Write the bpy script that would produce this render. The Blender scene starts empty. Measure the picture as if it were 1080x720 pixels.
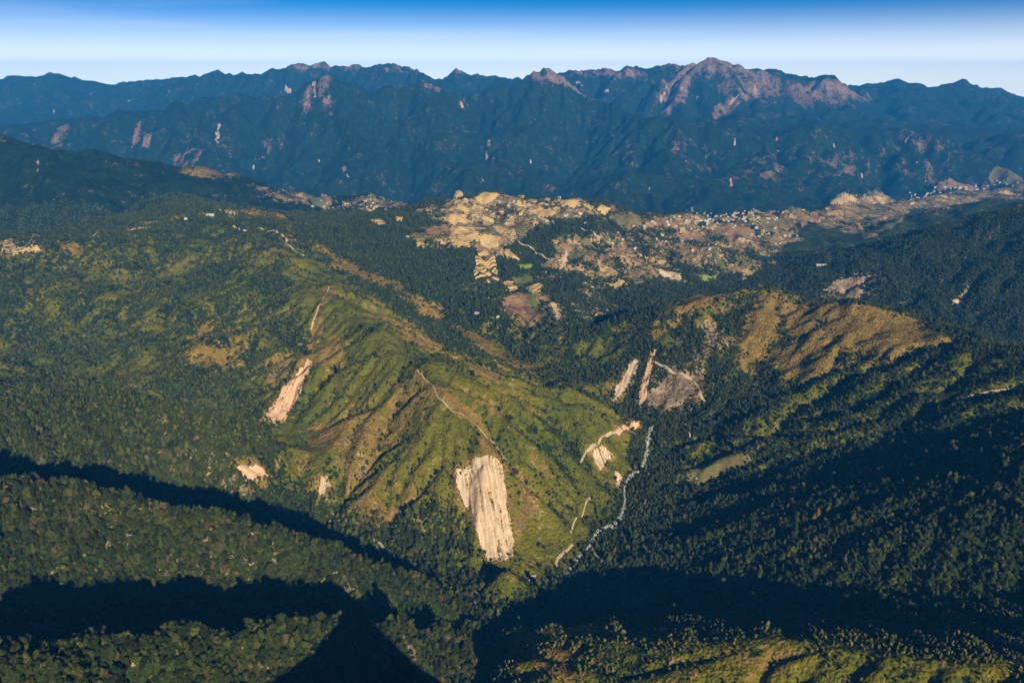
import bpy, bmesh, math, random, heapq, time
import numpy as np
T0 = time.time()
rnd = random.Random(7)
rng = np.random.default_rng(11)
scene = bpy.context.scene
COL = scene.collection

# ------------------------------------------------------------------ camera
ZC = 2000.0                      # camera height in the scene's own datum
FPX = 840.0                      # focal length in photo pixels (1080 wide)
PITCH = math.atan((360 - 75) / FPX)
SP, CP = math.sin(PITCH), math.cos(PITCH)
cam_d = bpy.data.cameras.new('camera')
cam = bpy.data.objects.new('camera', cam_d)
COL.objects.link(cam)
cam.location = (0, 0, ZC)
cam.rotation_euler = (math.pi / 2 - PITCH, 0, 0)
cam_d.sensor_width = 36
cam_d.lens = 36 * FPX / 1080
cam_d.clip_start = 1
cam_d.clip_end = 400000
scene.camera = cam

# ------------------------------------------------------------------ light
SUN_EL = math.radians(22.5)
SUN_AZ = math.radians(157)       # clockwise from the view direction: behind the camera, to the right
sun_dir = np.array([math.sin(SUN_AZ) * math.cos(SUN_EL), math.cos(SUN_AZ) * math.cos(SUN_EL), math.sin(SUN_EL)])
world = bpy.data.worlds.new('World')
scene.world = world
world.use_nodes = True
wn = world.node_tree
wn.nodes.clear()
sky = wn.nodes.new('ShaderNodeTexSky')
sky.sky_type = 'NISHITA'
sky.sun_disc = False
sky.sun_elevation = SUN_EL
sky.sun_rotation = SUN_AZ
sky.altitude = 18000
sky.air_density = 1.0
sky.dust_density = 1.0
sky.ozone_density = 1.6
bg = wn.nodes.new('ShaderNodeBackground')
bg.inputs['Strength'].default_value = 0.06
wo = wn.nodes.new('ShaderNodeOutputWorld')
# deep clear blue overhead, the same pale band of air along the whole horizon
hsv = wn.nodes.new('ShaderNodeHueSaturation')
hsv.inputs['Saturation'].default_value = 1.2
wn.links.new(sky.outputs[0], hsv.inputs['Color'])
tc = wn.nodes.new('ShaderNodeTexCoord')
sz = wn.nodes.new('ShaderNodeSeparateXYZ')
wn.links.new(tc.outputs['Generated'], sz.inputs[0])
hz = wn.nodes.new('ShaderNodeMapRange')
hz.interpolation_type = 'SMOOTHSTEP'
for k_, v_ in enumerate((-0.015, 0.08, 1.0, 0.0)): hz.inputs[k_ + 1].default_value = v_
wn.links.new(sz.outputs[2], hz.inputs[0])
mx = wn.nodes.new('ShaderNodeMix')
mx.data_type = 'RGBA'
wn.links.new(hz.outputs[0], mx.inputs[0])
tn = wn.nodes.new('ShaderNodeMix')
tn.data_type = 'RGBA'
tn.blend_type = 'MULTIPLY'
tn.inputs[0].default_value = 1.0
tn.inputs[7].default_value = (0.38, 1.75, 1.45, 1)
wn.links.new(hsv.outputs[0], tn.inputs[6])
wn.links.new(tn.outputs[2], mx.inputs[6])
mx.inputs[7].default_value = (10.4, 10.6, 9.4, 1)
# thin cirrus streaks over the whole sky
cm = wn.nodes.new('ShaderNodeMapping')
cm.inputs['Scale'].default_value = (1.6, 1.6, 34.0)
cm.inputs['Rotation'].default_value = (0.02, -0.015, 0.4)
wn.links.new(tc.outputs['Generated'], cm.inputs[0])
cn = wn.nodes.new('ShaderNodeTexNoise')
cn.inputs['Scale'].default_value = 1.7
cn.inputs['Detail'].default_value = 6
wn.links.new(cm.outputs[0], cn.inputs['Vector'])
cr_ = wn.nodes.new('ShaderNodeMapRange')
for k_, v_ in enumerate((0.52, 0.80, 0.0, 0.13)): cr_.inputs[k_ + 1].default_value = v_
wn.links.new(cn.outputs['Fac'], cr_.inputs[0])
cx = wn.nodes.new('ShaderNodeMix')
cx.data_type = 'RGBA'
wn.links.new(cr_.outputs[0], cx.inputs[0])
wn.links.new(mx.outputs[2], cx.inputs[6])
cx.inputs[7].default_value = (10.0, 9.8, 9.6, 1)
wn.links.new(cx.outputs[2], bg.inputs[0])
wn.links.new(bg.outputs[0], wo.inputs[0])
sl = bpy.data.lights.new('sun', 'SUN')
sl.energy = 5.0
sl.angle = math.radians(0.5)
sl.color = (1.0, 0.86, 0.62)
sun = bpy.data.objects.new('sun', sl)
COL.objects.link(sun)
from mathutils import Vector
sun.rotation_euler = Vector(sun_dir).to_track_quat('Z', 'Y').to_euler()
sun.location = (3000, -2000, 4000)
vs = scene.view_settings
vs.view_transform = 'Standard'
vs.look = 'None'
vs.exposure = 1.0
vs.gamma = 1.0
vs.use_curve_mapping = False
cy = scene.cycles
cy.max_bounces = 3
cy.diffuse_bounces = 1
cy.glossy_bounces = 1
cy.transmission_bounces = 2
cy.volume_bounces = 0
cy.transparent_max_bounces = 4

# ------------------------------------------------------------------ numeric helpers
PERM = rng.permutation(4096)
GRAD = np.stack([np.cos(np.linspace(0, 2 * np.pi, 256, endpoint=False)), np.sin(np.linspace(0, 2 * np.pi, 256, endpoint=False))], 1)

def perlin(x, y):
    xi = np.floor(x).astype(np.int64); yi = np.floor(y).astype(np.int64)
    xf = x - xi; yf = y - yi
    def g(ix, iy, fx, fy):
        h = PERM[(PERM[ix & 4095] + iy) & 4095] & 255
        return GRAD[h, 0] * fx + GRAD[h, 1] * fy
    u = xf * xf * xf * (xf * (xf * 6 - 15) + 10)
    v = yf * yf * yf * (yf * (yf * 6 - 15) + 10)
    a = g(xi, yi, xf, yf); b = g(xi + 1, yi, xf - 1, yf)
    c = g(xi, yi + 1, xf, yf - 1); d = g(xi + 1, yi + 1, xf - 1, yf - 1)
    return (a + u * (b - a)) * (1 - v) + (c + u * (d - c)) * v

def fbm(x, y, wl, octv=4, gain=0.5, seed=0.0):
    s = 0; a = 1.0
    for k in range(octv):
        s = s + a * perlin(x / wl + 17.3 * k + seed, y / wl - 9.1 * k + seed * 1.7)
        wl *= 0.5; a *= gain
    return s

def sstep(a, b, x):
    t = np.clip((x - a) / (b - a), 0, 1)
    return t * t * (3 - 2 * t)

def tandep(v):
    return math.tan(PITCH + math.atan((v - 360) / FPX))

def pix(u, v, D):                # photo pixel + forward distance -> world point
    z = ZC - D * tandep(v)
    depth = D * CP + (ZC - z) * SP
    return ((u - 540) / FPX * depth, D, z)

def hid(u, D, z):                # azimuth pixel + distance + height (hidden ground)
    depth = D * CP + (ZC - z) * SP
    return ((u - 540) / FPX * depth, D, z)

def project(x, y, z):
    dep = y * CP + (ZC - z) * SP
    dep = np.where(dep < 1, 1, dep)
    upc = -y * -SP * 1.0 + (z - ZC) * CP
    return 540 + FPX * x / dep, 360 - FPX * upc / dep, dep

# ------------------------------------------------------------------ relief: crests, spurs and valley lines
# each line: region, mode ('p' = pixel, distance; 'h' = pixel column, distance, height), points
LINES = [
 # --- foreground, left: three wooded spurs falling to the right
 ('wooded_spur', 'p', [(-80, 395, 1800), (0, 405, 1760), (70, 413, 1730), (150, 424, 1710), (250, 444, 1720), (298, 458, 1780)]),
 ('wooded_spur', 'p', [(298, 458, 1780), (308, 482, 1790)]),
 ('wooded_spur', 'h', [(-80, 1410, 1290), (0, 1400, 1215), (150, 1385, 1140), (300, 1380, 1060), (380, 1420, 990), (460, 1470, 950)]),
 ('shaded_spur', 'p', [(-80, 480, 1270), (0, 490, 1255), (90, 500, 1240), (150, 512, 1232), (230, 528, 1225), (300, 545, 1230), (350, 562, 1250), (400, 586, 1285), (450, 606, 1325), (485, 622, 1365)]),
 ('shaded_spur', 'h', [(-80, 960, 1300), (0, 960, 1245), (150, 970, 1185), (300, 1030, 1110), (400, 1140, 1040), (480, 1270, 965)]),
 ('lower_spur', 'p', [(-80, 670, 790), (0, 662, 805), (100, 652, 830), (200, 642, 860), (300, 630, 925), (360, 625, 990), (420, 630, 1080), (470, 640, 1180), (497, 652, 1270)]),
 ('lower_spur', 'h', [(-80, 560, 1420), (100, 640, 1330), (250, 720, 1240), (400, 880, 1120), (470, 1000, 1055), (505, 1180, 985), (515, 1330, 945)]),
 # --- foreground, right: nose below the camera; also an unseen shadow-casting ridge
 ('near_slope', 'p', [(530, 655, 1245), (585, 653, 1205), (640, 656, 1165), (720, 660, 1105), (800, 664, 1055), (880, 668, 1005), (980, 680, 950), (1080, 692, 900), (1160, 705, 860)]),
 ('near_slope', 'p', [(535, 690, 1095), (570, 720, 1010)]),
 ('near_slope', 'p', [(620, 720, 1010), (700, 720, 990), (850, 720, 945), (1000, 720, 880), (1100, 722, 840)]),
 ('near_slope', 'h', [(560, 830, 1120), (700, 800, 1090), (900, 740, 1080), (1150, 660, 1080)]),
 ('near_slope', 'h', [(-250, 330, 1470), (-50, 380, 1470), (150, 410, 1470), (300, 420, 1440), (400, 430, 1430), (480, 430, 1490), (570, 430, 1530)]),  # added ridge out of frame, heights set to shade the bottom left
 ('near_slope', 'h', [(700, 400, 1330), (900, 380, 1300), (1100, 360, 1300)]),
 # --- confluence, streams
 ('stream_valley', 'p', [(505, 640, 1395), (515, 620, 1440), (505, 612, 1475), (480, 604, 1500), (440, 592, 1530), (410, 581, 1560), (375, 568, 1610), (340, 545, 1680), (318, 515, 1770)]),
 ('stream_valley', 'h', [(318, 1770, 1050), (300, 1900, 1065), (262, 2000, 1080), (200, 2080, 1105), (120, 2140, 1140), (0, 2230, 1190), (-120, 2300, 1230)]),
 ('stream_valley', 'p', [(515, 620, 1440), (555, 616, 1470), (598, 606, 1525), (612, 590, 1580), (625, 572, 1640), (650, 553, 1715), (660, 532, 1795), (658, 512, 1870), (676, 492, 1950), (682, 468, 2040), (686, 446, 2130)]),
 ('stream_valley', 'h', [(686, 2130, 1030), (660, 2230, 1045), (630, 2350, 1058), (600, 2520, 1075), (560, 2720, 1100), (520, 2950, 1135)]),
 ('stream_valley', 'p', [(518, 594, 1432), (528, 589, 1434), (540, 592, 1430), (548, 600, 1422)]),
 # --- central grassy ridge
 ('grassy_ridge', 'p', [(522, 588, 1540), (518, 560, 1580), (515, 520, 1655), (512, 484, 1735), (498, 455, 1810), (475, 425, 1900), (455, 402, 1980), (440, 388, 2050), (420, 372, 2150), (395, 350, 2320), (370, 328, 2520), (350, 308, 2760), (330, 285, 3020), (312, 262, 3290), (300, 248, 3500), (290, 232, 3780)]),
 ('grassy_ridge', 'p', [(512, 484, 1735), (545, 520, 1690), (556, 545, 1640), (552, 575, 1570)]),
 ('grassy_ridge', 'p', [(350, 308, 2760), (335, 335, 2560), (326, 365, 2380), (318, 390, 2250), (300, 430, 2080)]),
 ('grassy_ridge', 'p', [(440, 388, 2050), (500, 395, 2080), (560, 405, 2080), (610, 422, 2080), (640, 440, 2070), (655, 455, 2040)]),
 ('grassy_ridge', 'p', [(400, 470, 1850), (380, 520, 1680), (400, 560, 1590)]),
 ('grassy_ridge', 'p', [(355, 440, 1960), (335, 470, 1880)]),
 ('grassy_ridge', 'p', [(600, 470, 1900), (590, 530, 1720), (580, 590, 1560)]),
 ('brown_ridge', 'p', [(300, 248, 3500), (340, 262, 3420), (375, 285, 3260), (420, 305, 3080), (460, 330, 2900), (500, 355, 2750), (540, 382, 2560), (560, 392, 2480)]),
 ('brown_ridge', 'h', [(420, 2620, 1175), (460, 2500, 1165), (500, 2380, 1150)]),
 # --- left green hillside with its crest road
 ('green_hillside', 'p', [(-120, 262, 3150), (0, 256, 3300), (60, 251, 3420), (110, 245, 3520), (160, 232, 3720), (205, 217, 4050), (240, 219, 4100), (270, 224, 3950), (290, 232, 3780)]),
 ('green_hillside', 'p', [(-120, 330, 2700), (0, 325, 2760), (100, 320, 2800), (200, 300, 2980)]),
 ('green_hillside', 'p', [(-100, 385, 2380), (0, 385, 2400), (100, 395, 2350), (200, 400, 2300), (270, 425, 2130)]),
 ('green_hillside', 'p', [(230, 370, 2450), (205, 330, 2720)]),
 # --- hollow and farm plateau
 ('farm_plateau', 'p', [(560, 300, 3300), (520, 290, 3450), (515, 262, 3720), (510, 245, 3900), (505, 228, 4120), (520, 212, 4330), (535, 206, 4450)]),
 ('farm_plateau', 'p', [(390, 226, 4250), (440, 216, 4350), (490, 208, 4420), (535, 205, 4480), (590, 208, 4450), (640, 219, 4480), (690, 228, 4650), (740, 230, 5000), (790, 224, 5500), (840, 214, 6000), (880, 209, 6300)]),
 ('farm_plateau', 'p', [(400, 255, 3650), (450, 275, 3400), (470, 300, 3150)]),
 ('farm_plateau', 'p', [(600, 250, 3950), (640, 262, 3850), (680, 285, 3650)]),
 ('farm_plateau', 'p', [(600, 320, 3080), (640, 335, 2950), (690, 318, 3250), (740, 300, 3650), (790, 288, 3950), (840, 268, 4550), (890, 246, 5250), (950, 224, 6200), (1030, 206, 7400), (1100, 196, 8600)]),
 ('village_slope', 'p', [(720, 262, 4200), (770, 255, 4550), (820, 240, 5100), (860, 228, 5600)]),
 ('village_slope', 'p', [(880, 209, 6300), (930, 206, 6700), (975, 200, 7300), (1030, 190, 8000), (1090, 181, 8600), (1160, 178, 9000)]),
 # --- right side
 ('right_slope', 'p', [(560, 640, 1390), (640, 628, 1400), (740, 622, 1350), (840, 618, 1300), (940, 612, 1250), (1080, 606, 1180), (1170, 600, 1130)]),
 ('right_slope', 'p', [(700, 560, 1650), (780, 555, 1540), (880, 550, 1430), (980, 545, 1330), (1080, 540, 1240), (1170, 535, 1180)]),
 ('right_slope', 'p', [(700, 505, 1880), (760, 496, 1850), (850, 480, 1800), (950, 465, 1730), (1080, 450, 1590), (1170, 440, 1500)]),
 ('right_slope', 'p', [(725, 445, 2130), (800, 425, 2110), (900, 405, 2060), (1000, 395, 1960), (1080, 395, 1840), (1170, 395, 1720)]),
 ('grassland_hill', 'p', [(660, 352, 2560), (700, 330, 2620), (740, 314, 2660), (780, 304, 2690), (818, 299, 2700), (850, 308, 2660), (900, 318, 2560), (945, 330, 2440), (990, 346, 2300), (1035, 357, 2150), (1080, 369, 2000), (1170, 388, 1850)]),
 ('grassland_hill', 'p', [(662, 436, 2230), (675, 400, 2340), (692, 365, 2460)]),
 ('grassland_hill', 'p', [(745, 405, 2280), (750, 370, 2430), (760, 340, 2560)]),
 ('grassland_hill', 'p', [(820, 395, 2240), (830, 350, 2470)]),
 ('dark_hills', 'h', [(700, 2950, 1150), (800, 3150, 1050), (900, 3100, 1010), (1000, 2950, 1000), (1090, 2800, 990), (1180, 2600, 990)]),
 ('dark_hills', 'p', [(800, 296, 3700), (850, 284, 3800), (900, 268, 3900), (950, 251, 4020), (1010, 234, 4100), (1080, 214, 4200), (1170, 190, 4300)]),
 ('dark_hills', 'p', [(1000, 290, 3500), (980, 330, 3200)]),
 ('dark_hills', 'h', [(880, 4500, 1010), (960, 4700, 1020), (1040, 4900, 1060), (1130, 5000, 1120)]),
 ('dark_hills', 'p', [(870, 258, 5000), (920, 240, 5300), (980, 224, 5600), (1040, 212, 5800), (1100, 198, 5900), (1180, 185, 6000)]),
 # --- left, behind the crest
 ('hazy_hills', 'h', [(-150, 4300, 1080), (0, 4300, 1080), (100, 4500, 1090), (200, 4900, 1120), (300, 4900, 1120), (400, 5100, 1080)]),
 ('hazy_hills', 'p', [(-150, 120, 5600), (0, 144, 5600), (30, 150, 5500), (70, 163, 5350), (120, 172, 5300), (160, 186, 5200), (200, 199, 5100), (250, 206, 5100)]),
 ('hazy_hills', 'p', [(-100, 205, 4900), (30, 205, 4750), (100, 207, 4700), (150, 205, 4650), (190, 206, 4500)]),
 ('hazy_hills', 'p', [(190, 182, 6000), (232, 178, 6100), (262, 186, 6000), (300, 199, 5800), (340, 206, 5700), (372, 210, 5750), (395, 206, 5850), (420, 212, 5900)]),
 ('hazy_hills', 'p', [(440, 213, 6200), (478, 203, 6400), (500, 210, 6400)]),
 ('gorge', 'h', [(-300, 7000, 760), (0, 7200, 740), (200, 7200, 700), (350, 7100, 650), (500, 7000, 640), (600, 6300, 640), (680, 6300, 660), (750, 6700, 690), (830, 7300, 720), (930, 8100, 760), (1020, 9000, 800), (1150, 10200, 850)]),
 # --- mountain wall
 ('mountain_range', 'p', [(-450, 78, 15000), (-200, 80, 15000), (-60, 80, 15000), (0, 82, 15000), (28, 78, 15000), (55, 80, 15000), (100, 87, 15500), (150, 83, 15000), (185, 80, 14600), (208, 76, 14400), (235, 77, 14400), (255, 83, 14600), (285, 72, 14200), (313, 66, 14000), (335, 72, 14000), (358, 70, 14000), (382, 74, 14100), (405, 71, 14100), (422, 69, 14100), (440, 72, 14200), (460, 79, 14600), (480, 75, 14600), (500, 83, 14600), (540, 84, 14500), (600, 73, 14300), (640, 75, 14000), (685, 73, 13700), (715, 72, 13600), (747, 62, 13500), (765, 66, 13500), (800, 71, 13700), (830, 78, 13900), (850, 81, 14000), (880, 80, 14100), (900, 86, 14600), (925, 92, 15200), (950, 89, 15500), (985, 94, 15600), (1015, 89, 15600), (1035, 93, 15600), (1065, 96, 15500), (1085, 103, 15500), (1200, 112, 15500), (1450, 112, 15500)]),
 ('mountain_range', 'p', [(-400, 120, 10500), (-100, 125, 10300), (0, 135, 9900), (60, 132, 9700), (120, 118, 9900), (170, 108, 10200), (220, 103, 10400), (270, 98, 10500), (310, 92, 10500), (332, 84, 10500), (345, 79, 10500), (375, 81, 10600), (410, 82, 10700), (437, 82, 10800), (449, 76, 10900), (462, 84, 11000), (480, 89, 11200), (505, 82, 11400), (540, 79, 11600), (562, 74, 11700), (578, 67, 11700), (592, 68, 11700), (600, 77, 11600), (625, 90, 11300), (645, 98, 11000), (670, 112, 10600), (690, 122, 10200), (720, 126, 9900), (760, 122, 10200)]),
 ('mountain_range', 'p', [(747, 62, 13500), (715, 85, 12800), (700, 105, 12200)]),
 ('mountain_range', 'p', [(800, 71, 13700), (800, 92, 12500), (780, 108, 11600), (760, 122, 10200), (700, 150, 9000), (660, 165, 8400), (640, 190, 7700)]),
 ('mountain_range', 'p', [(345, 79, 10500), (365, 110, 9700), (390, 140, 9000), (400, 170, 8300)]),
 ('mountain_range', 'p', [(220, 103, 10400), (230, 130, 9500), (215, 160, 8500)]),
 ('mountain_range', 'p', [(578, 67, 11700), (560, 100, 10600), (545, 140, 9500), (520, 165, 8600), (480, 185, 7900)]),
 ('mountain_range', 'p', [(449, 76, 10900), (470, 110, 10000), (470, 150, 8900)]),
 ('mountain_range', 'p', [(880, 80, 14100), (860, 105, 12600), (850, 125, 11300), (870, 128, 10700), (930, 125, 10900), (990, 135, 10800), (1060, 140, 10800), (1180, 140, 10800)]),
 ('mountain_range', 'p', [(850, 125, 11300), (820, 150, 10000), (790, 175, 8800), (740, 200, 7600)]),
 ('mountain_range', 'p', [(930, 125, 10900), (920, 155, 9900), (900, 180, 8900)]),
 ('mountain_range', 'p', [(1060, 140, 10800), (1040, 160, 10000), (1020, 175, 9500)]),
 ('mountain_range', 'h', [(-300, 12800, 1250), (0, 12600, 1150), (150, 12500, 1200), (300, 12400, 1350), (430, 12600, 1450), (540, 13000, 1500)]),
 ('mountain_range', 'h', [(285, 10100, 1650), (285, 9300, 1250), (300, 8400, 900), (310, 7500, 700)]),
 ('mountain_range', 'h', [(415, 10300, 1650), (425, 9500, 1250), (430, 8500, 880), (440, 7400, 680)]),
 ('mountain_range', 'h', [(510, 11000, 1650), (515, 10200, 1300), (500, 9200, 950)]),
 ('mountain_range', 'h', [(620, 11000, 1550), (610, 10000, 1150), (590, 8900, 850), (570, 7700, 680)]),
 ('mountain_range', 'h', [(120, 9600, 1550), (120, 8800, 1150), (130, 7900, 850)]),
 ('mountain_range', 'h', [(760, 9500, 1250), (735, 8600, 950), (700, 7600, 740)]),
 ('mountain_range', 'h', [(870, 10300, 1450), (860, 9400, 1050), (835, 8200, 800)]),
 ('mountain_range', 'h', [(990, 10500, 1450), (980, 9800, 1100), (965, 9000, 850)]),
 ('mountain_range', 'h', [(640, 12400, 1450), (690, 11600, 1250), (720, 10900, 1150), (745, 10700, 1150)]),
 ('mountain_range', 'h', [(950, 13200, 1250), (1100, 13000, 1100), (1300, 13000, 1050)]),
 ('mountain_range', 'h', [(-600, 21000, 700), (-100, 21000, 700), (300, 21000, 700), (700, 21000, 700), (1100, 21000, 700), (1700, 21000, 700)]),
 ('mountain_range', 'h', [(-900, 10000, 1100), (-1100, 16000, 1500), (2000, 10000, 1100), (2100, 16000, 1500)]),
]
cp, cr = [], []
REG = []
for name, mode, pts in LINES:
    if name not in REG:
        REG.append(name)
    W = [np.array(pix(*p) if mode == 'p' else hid(*p)) for p in pts]
    for a, b in zip(W[:-1], W[1:]):
        n = max(1, int(np.hypot(*(b - a)[:2]) / max(70, 0.045 * a[1])))
        for k in range(n):
            cp.append(a + (b - a) * k / n); cr.append(REG.index(name))
    cp.append(W[-1]); cr.append(REG.index(name))
cp = np.array(cp); cr = np.array(cr)
_, ui = np.unique(np.round(cp[:, :2] / 8), axis=0, return_index=True)
cp = cp[ui]; cr = cr[ui]
N = len(cp)
P2 = cp[:, :2] / 1000.0
dist = np.sqrt(((P2[:, None] - P2[None]) ** 2).sum(2))
K = np.zeros((N + 1, N + 1))
K[:N, :N] = -dist
K[np.arange(N), np.arange(N)] += -0.0012 * np.clip(P2[:, 1], 0.5, 12)
K[:N, N] = 1; K[N, :N] = 1
wgt = np.linalg.solve(K, np.append(cp[:, 2], 0))

def base_height(x, y):
    shp = x.shape
    q = np.stack([x.ravel(), y.ravel()], 1) / 1000.0
    out = np.empty(len(q))
    for s in range(0, len(q), 40000):
        c = q[s:s + 40000]
        d = np.sqrt(np.maximum((c ** 2).sum(1)[:, None] + (P2 ** 2).sum(1)[None] - 2 * c @ P2.T, 0))
        out[s:s + 40000] = -d @ wgt[:N] + wgt[N]
    return out.reshape(shp)

def near_region(x, y):
    q = np.stack([x.ravel(), y.ravel()], 1) / 1000.0
    out = np.empty(len(q), np.int64)
    for s in range(0, len(q), 40000):
        c = q[s:s + 40000]
        d = (c ** 2).sum(1)[:, None] + (P2 ** 2).sum(1)[None] - 2 * c @ P2.T
        out[s:s + 40000] = cr[d.argmin(1)]
    return out.reshape(x.shape)

def blur(a, n):
    for _ in range(n):
        p = np.pad(a, 1, mode='edge')
        a = (p[1:-1, :-2] + 2 * p[1:-1, 1:-1] + p[1:-1, 2:]) / 4
        p = np.pad(a, 1, mode='edge')
        a = (p[:-2, 1:-1] + 2 * p[1:-1, 1:-1] + p[2:, 1:-1]) / 4
    return a

def erode(B, dx, iters, kf, m, cut, relax, talus):
    """carve drainage into B: flow is routed with a priority flood, channels cut down by stream power, slopes relaxed"""
    ny, nx = B.shape
    z = B.copy()
    nb = [(-1, -1), (-1, 0), (-1, 1), (0, -1), (0, 1), (1, -1), (1, 0), (1, 1)]
    offs = [(dy * nx + ddx, math.hypot(dy, ddx)) for dy, ddx in nb]
    n = nx * ny
    edge = np.zeros((ny, nx), bool); edge[0] = edge[-1] = True; edge[:, 0] = edge[:, -1] = True
    el = edge.ravel().tolist()
    eidx = np.flatnonzero(edge.ravel()).tolist()
    for it in range(iters):
        zl = z.ravel().tolist()
        closed = bytearray(n)
        rec = list(range(n)); rl = [1.0] * n
        order = []
        heap = [(zl[i], i) for i in eidx]
        for i in eidx: closed[i] = 1
        heapq.heapify(heap)
        pop, push = heapq.heappop, heapq.heappush
        while heap:
            h, i = pop(heap)
            order.append(i)
            if el[i]:
                y0, x0 = divmod(i, nx)
                for (dy, ddx), (o, L) in zip(nb, offs):
                    if 0 <= y0 + dy < ny and 0 <= x0 + ddx < nx:
                        j = i + o
                        if not closed[j]:
                            closed[j] = 1; rec[j] = i; rl[j] = L
                            hj = zl[j]
                            push(heap, (hj if hj > h else h + 1e-4, j))
            else:
                for o, L in offs:
                    j = i + o
                    if not closed[j]:
                        closed[j] = 1; rec[j] = i; rl[j] = L
                        hj = zl[j]
                        push(heap, (hj if hj > h else h + 1e-4, j))
        # steepest descent where a true lower neighbour exists
        zp = np.pad(z, 1, mode='constant', constant_values=1e9)
        best = np.zeros((ny, nx)); bi = np.full((ny, nx), -1)
        for k, (dy, ddx) in enumerate(nb):
            s = (z - zp[1 + dy:1 + dy + ny, 1 + ddx:1 + ddx + nx]) / math.hypot(dy, ddx)
            g = s > best
            best = np.where(g, s, best); bi = np.where(g, k, bi)
        bl = bi.ravel().tolist()
        # the flood order is not a topological order for steepest descent; use height order for those
        for i in range(n):
            k = bl[i]
            if k >= 0 and not el[i]:
                rec[i] = i + offs[k][0]; rl[i] = offs[k][1]
        A = [1.0] * n
        o2 = np.argsort(-z.ravel(), kind='stable').tolist()
        for i in o2:
            r = rec[i]
            if r != i: A[r] += A[i]
        A = (np.array(A) * dx * dx) ** m
        F = (kf * A / (dx * np.array(rl))).tolist()
        zt = (z + (B - z) * relax)
        zt = zt.ravel().tolist()
        for i in reversed(o2):
            r = rec[i]
            if r != i and zt[r] < zt[i]:
                f = F[i]
                zt[i] = (zt[i] + f * zt[r]) / (1 + f)
        z = np.array(zt).reshape(ny, nx)
        z = np.maximum(z, B - cut)
        # talus: limit slopes
        for _ in range(2):
            for ax in (0, 1):
                d = np.diff(z, axis=ax)
                ex = np.sign(d) * np.maximum(np.abs(d) - talus * dx, 0) * 0.25
                if ax == 0:
                    z[1:] -= ex; z[:-1] += ex
                else:
                    z[:, 1:] -= ex; z[:, :-1] += ex
    return z

def bilin(gx0, gy0, dx, G, x, y):
    fx = np.clip((x - gx0) / dx, 0, G.shape[1] - 1.001); fy = np.clip((y - gy0) / dx, 0, G.shape[0] - 1.001)
    i = fx.astype(int); j = fy.astype(int); a = fx - i; b = fy - j
    a = a * a * (3 - 2 * a) * 0.5 + a * 0.5; b = b * b * (3 - 2 * b) * 0.5 + b * 0.5
    return (G[j, i] * (1 - a) + G[j, i + 1] * a) * (1 - b) + (G[j + 1, i] * (1 - a) + G[j + 1, i + 1] * a) * b

# near relief
NDX = 14.0
nx0, nx1, ny0, ny1 = -3900, 3900, 300, 6900
gx, gy = np.meshgrid(np.arange(nx0, nx1, NDX), np.arange(ny0, ny1, NDX))
amp = 1 + np.clip(gy / 2500, 0, 1.6)
Bn = blur(base_height(gx, gy), 1) + amp * (24 * fbm(gx, gy, 300, 4, 0.55, 3.1)) * sstep(1300, 2100, gy) + 9 * fbm(gx, gy, 260, 4, 0.55, 3.1) * (1 - sstep(1300, 2100, gy))
cut_n = 45 + 20 * amp
rg_n = near_region(gx, gy)
for nm_, f_ in (('grassland_hill', 0.22), ('near_slope', 0.3), ('farm_plateau', 0.5), ('right_slope', 0.42)):
    cut_n = np.where(rg_n == REG.index(nm_), cut_n * f_, cut_n)
cut_n = blur(cut_n, 6)
Zn = erode(Bn, NDX, 8, 0.20, 0.5, cut_n, 0.18, 1.0)
print('near relief', round(time.time() - T0, 1))
# far relief
FDX = 70.0
fx0, fx1, fy0, fy1 = -17000, 17000, 4500, 21500
hx, hy = np.meshgrid(np.arange(fx0, fx1, FDX), np.arange(fy0, fy1, FDX))
wx = fbm(hx, hy, 1500, 3, 0.5, 8.0) * 220; wy = fbm(hx, hy, 1500, 3, 0.5, 5.0) * 220
ridg = 1 - np.abs(fbm(hx + wx, hy + wy, 1900, 4, 0.5, 2.2)) * 2.2
Bf = blur(base_height(hx, hy), 1) + sstep(6500, 9000, hy) * (270 * (ridg - 0.62)) * (1 - 0.6 * sstep(9500, 11000, hy)) + 14 * fbm(hx, hy, 500, 3, 0.5, 1.0)
Zf = erode(Bf, FDX, 12, 0.32, 0.5, 430, 0.14, 1.1)
print('far relief', round(time.time() - T0, 1))

def coarse_height(x, y):
    zn = bilin(nx0, ny0, NDX, Zn, x, y)
    zf = bilin(fx0, fy0, FDX, Zf, x, y)
    w = sstep(5700, 6700, y)
    w = np.maximum(w, sstep(3500, 3850, np.abs(x)) * (y > 4500))
    return zn * (1 - w) + zf * w

def height(x, y):
    z = coarse_height(x, y)
    near = 1 - sstep(2500, 6500, y)
    z = z + near * (2.6 * fbm(x, y, 70, 3, 0.55, 4.4)) + (1 - near) * 26 * fbm(x, y, 230, 3, 0.55, 6.6) + 170 * sstep(7500, 10500, y) * (0.20 - np.abs(fbm(x, y, 900, 5, 0.55, 15.0)))
    for u, v, D, hgt, rad in PEAKS:
        px, py, _ = pix(u, v, D)
        z = z + 1.0 * hgt * np.exp(-np.hypot(x - px, (y - py) * 0.8) / rad)
    return z

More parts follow.
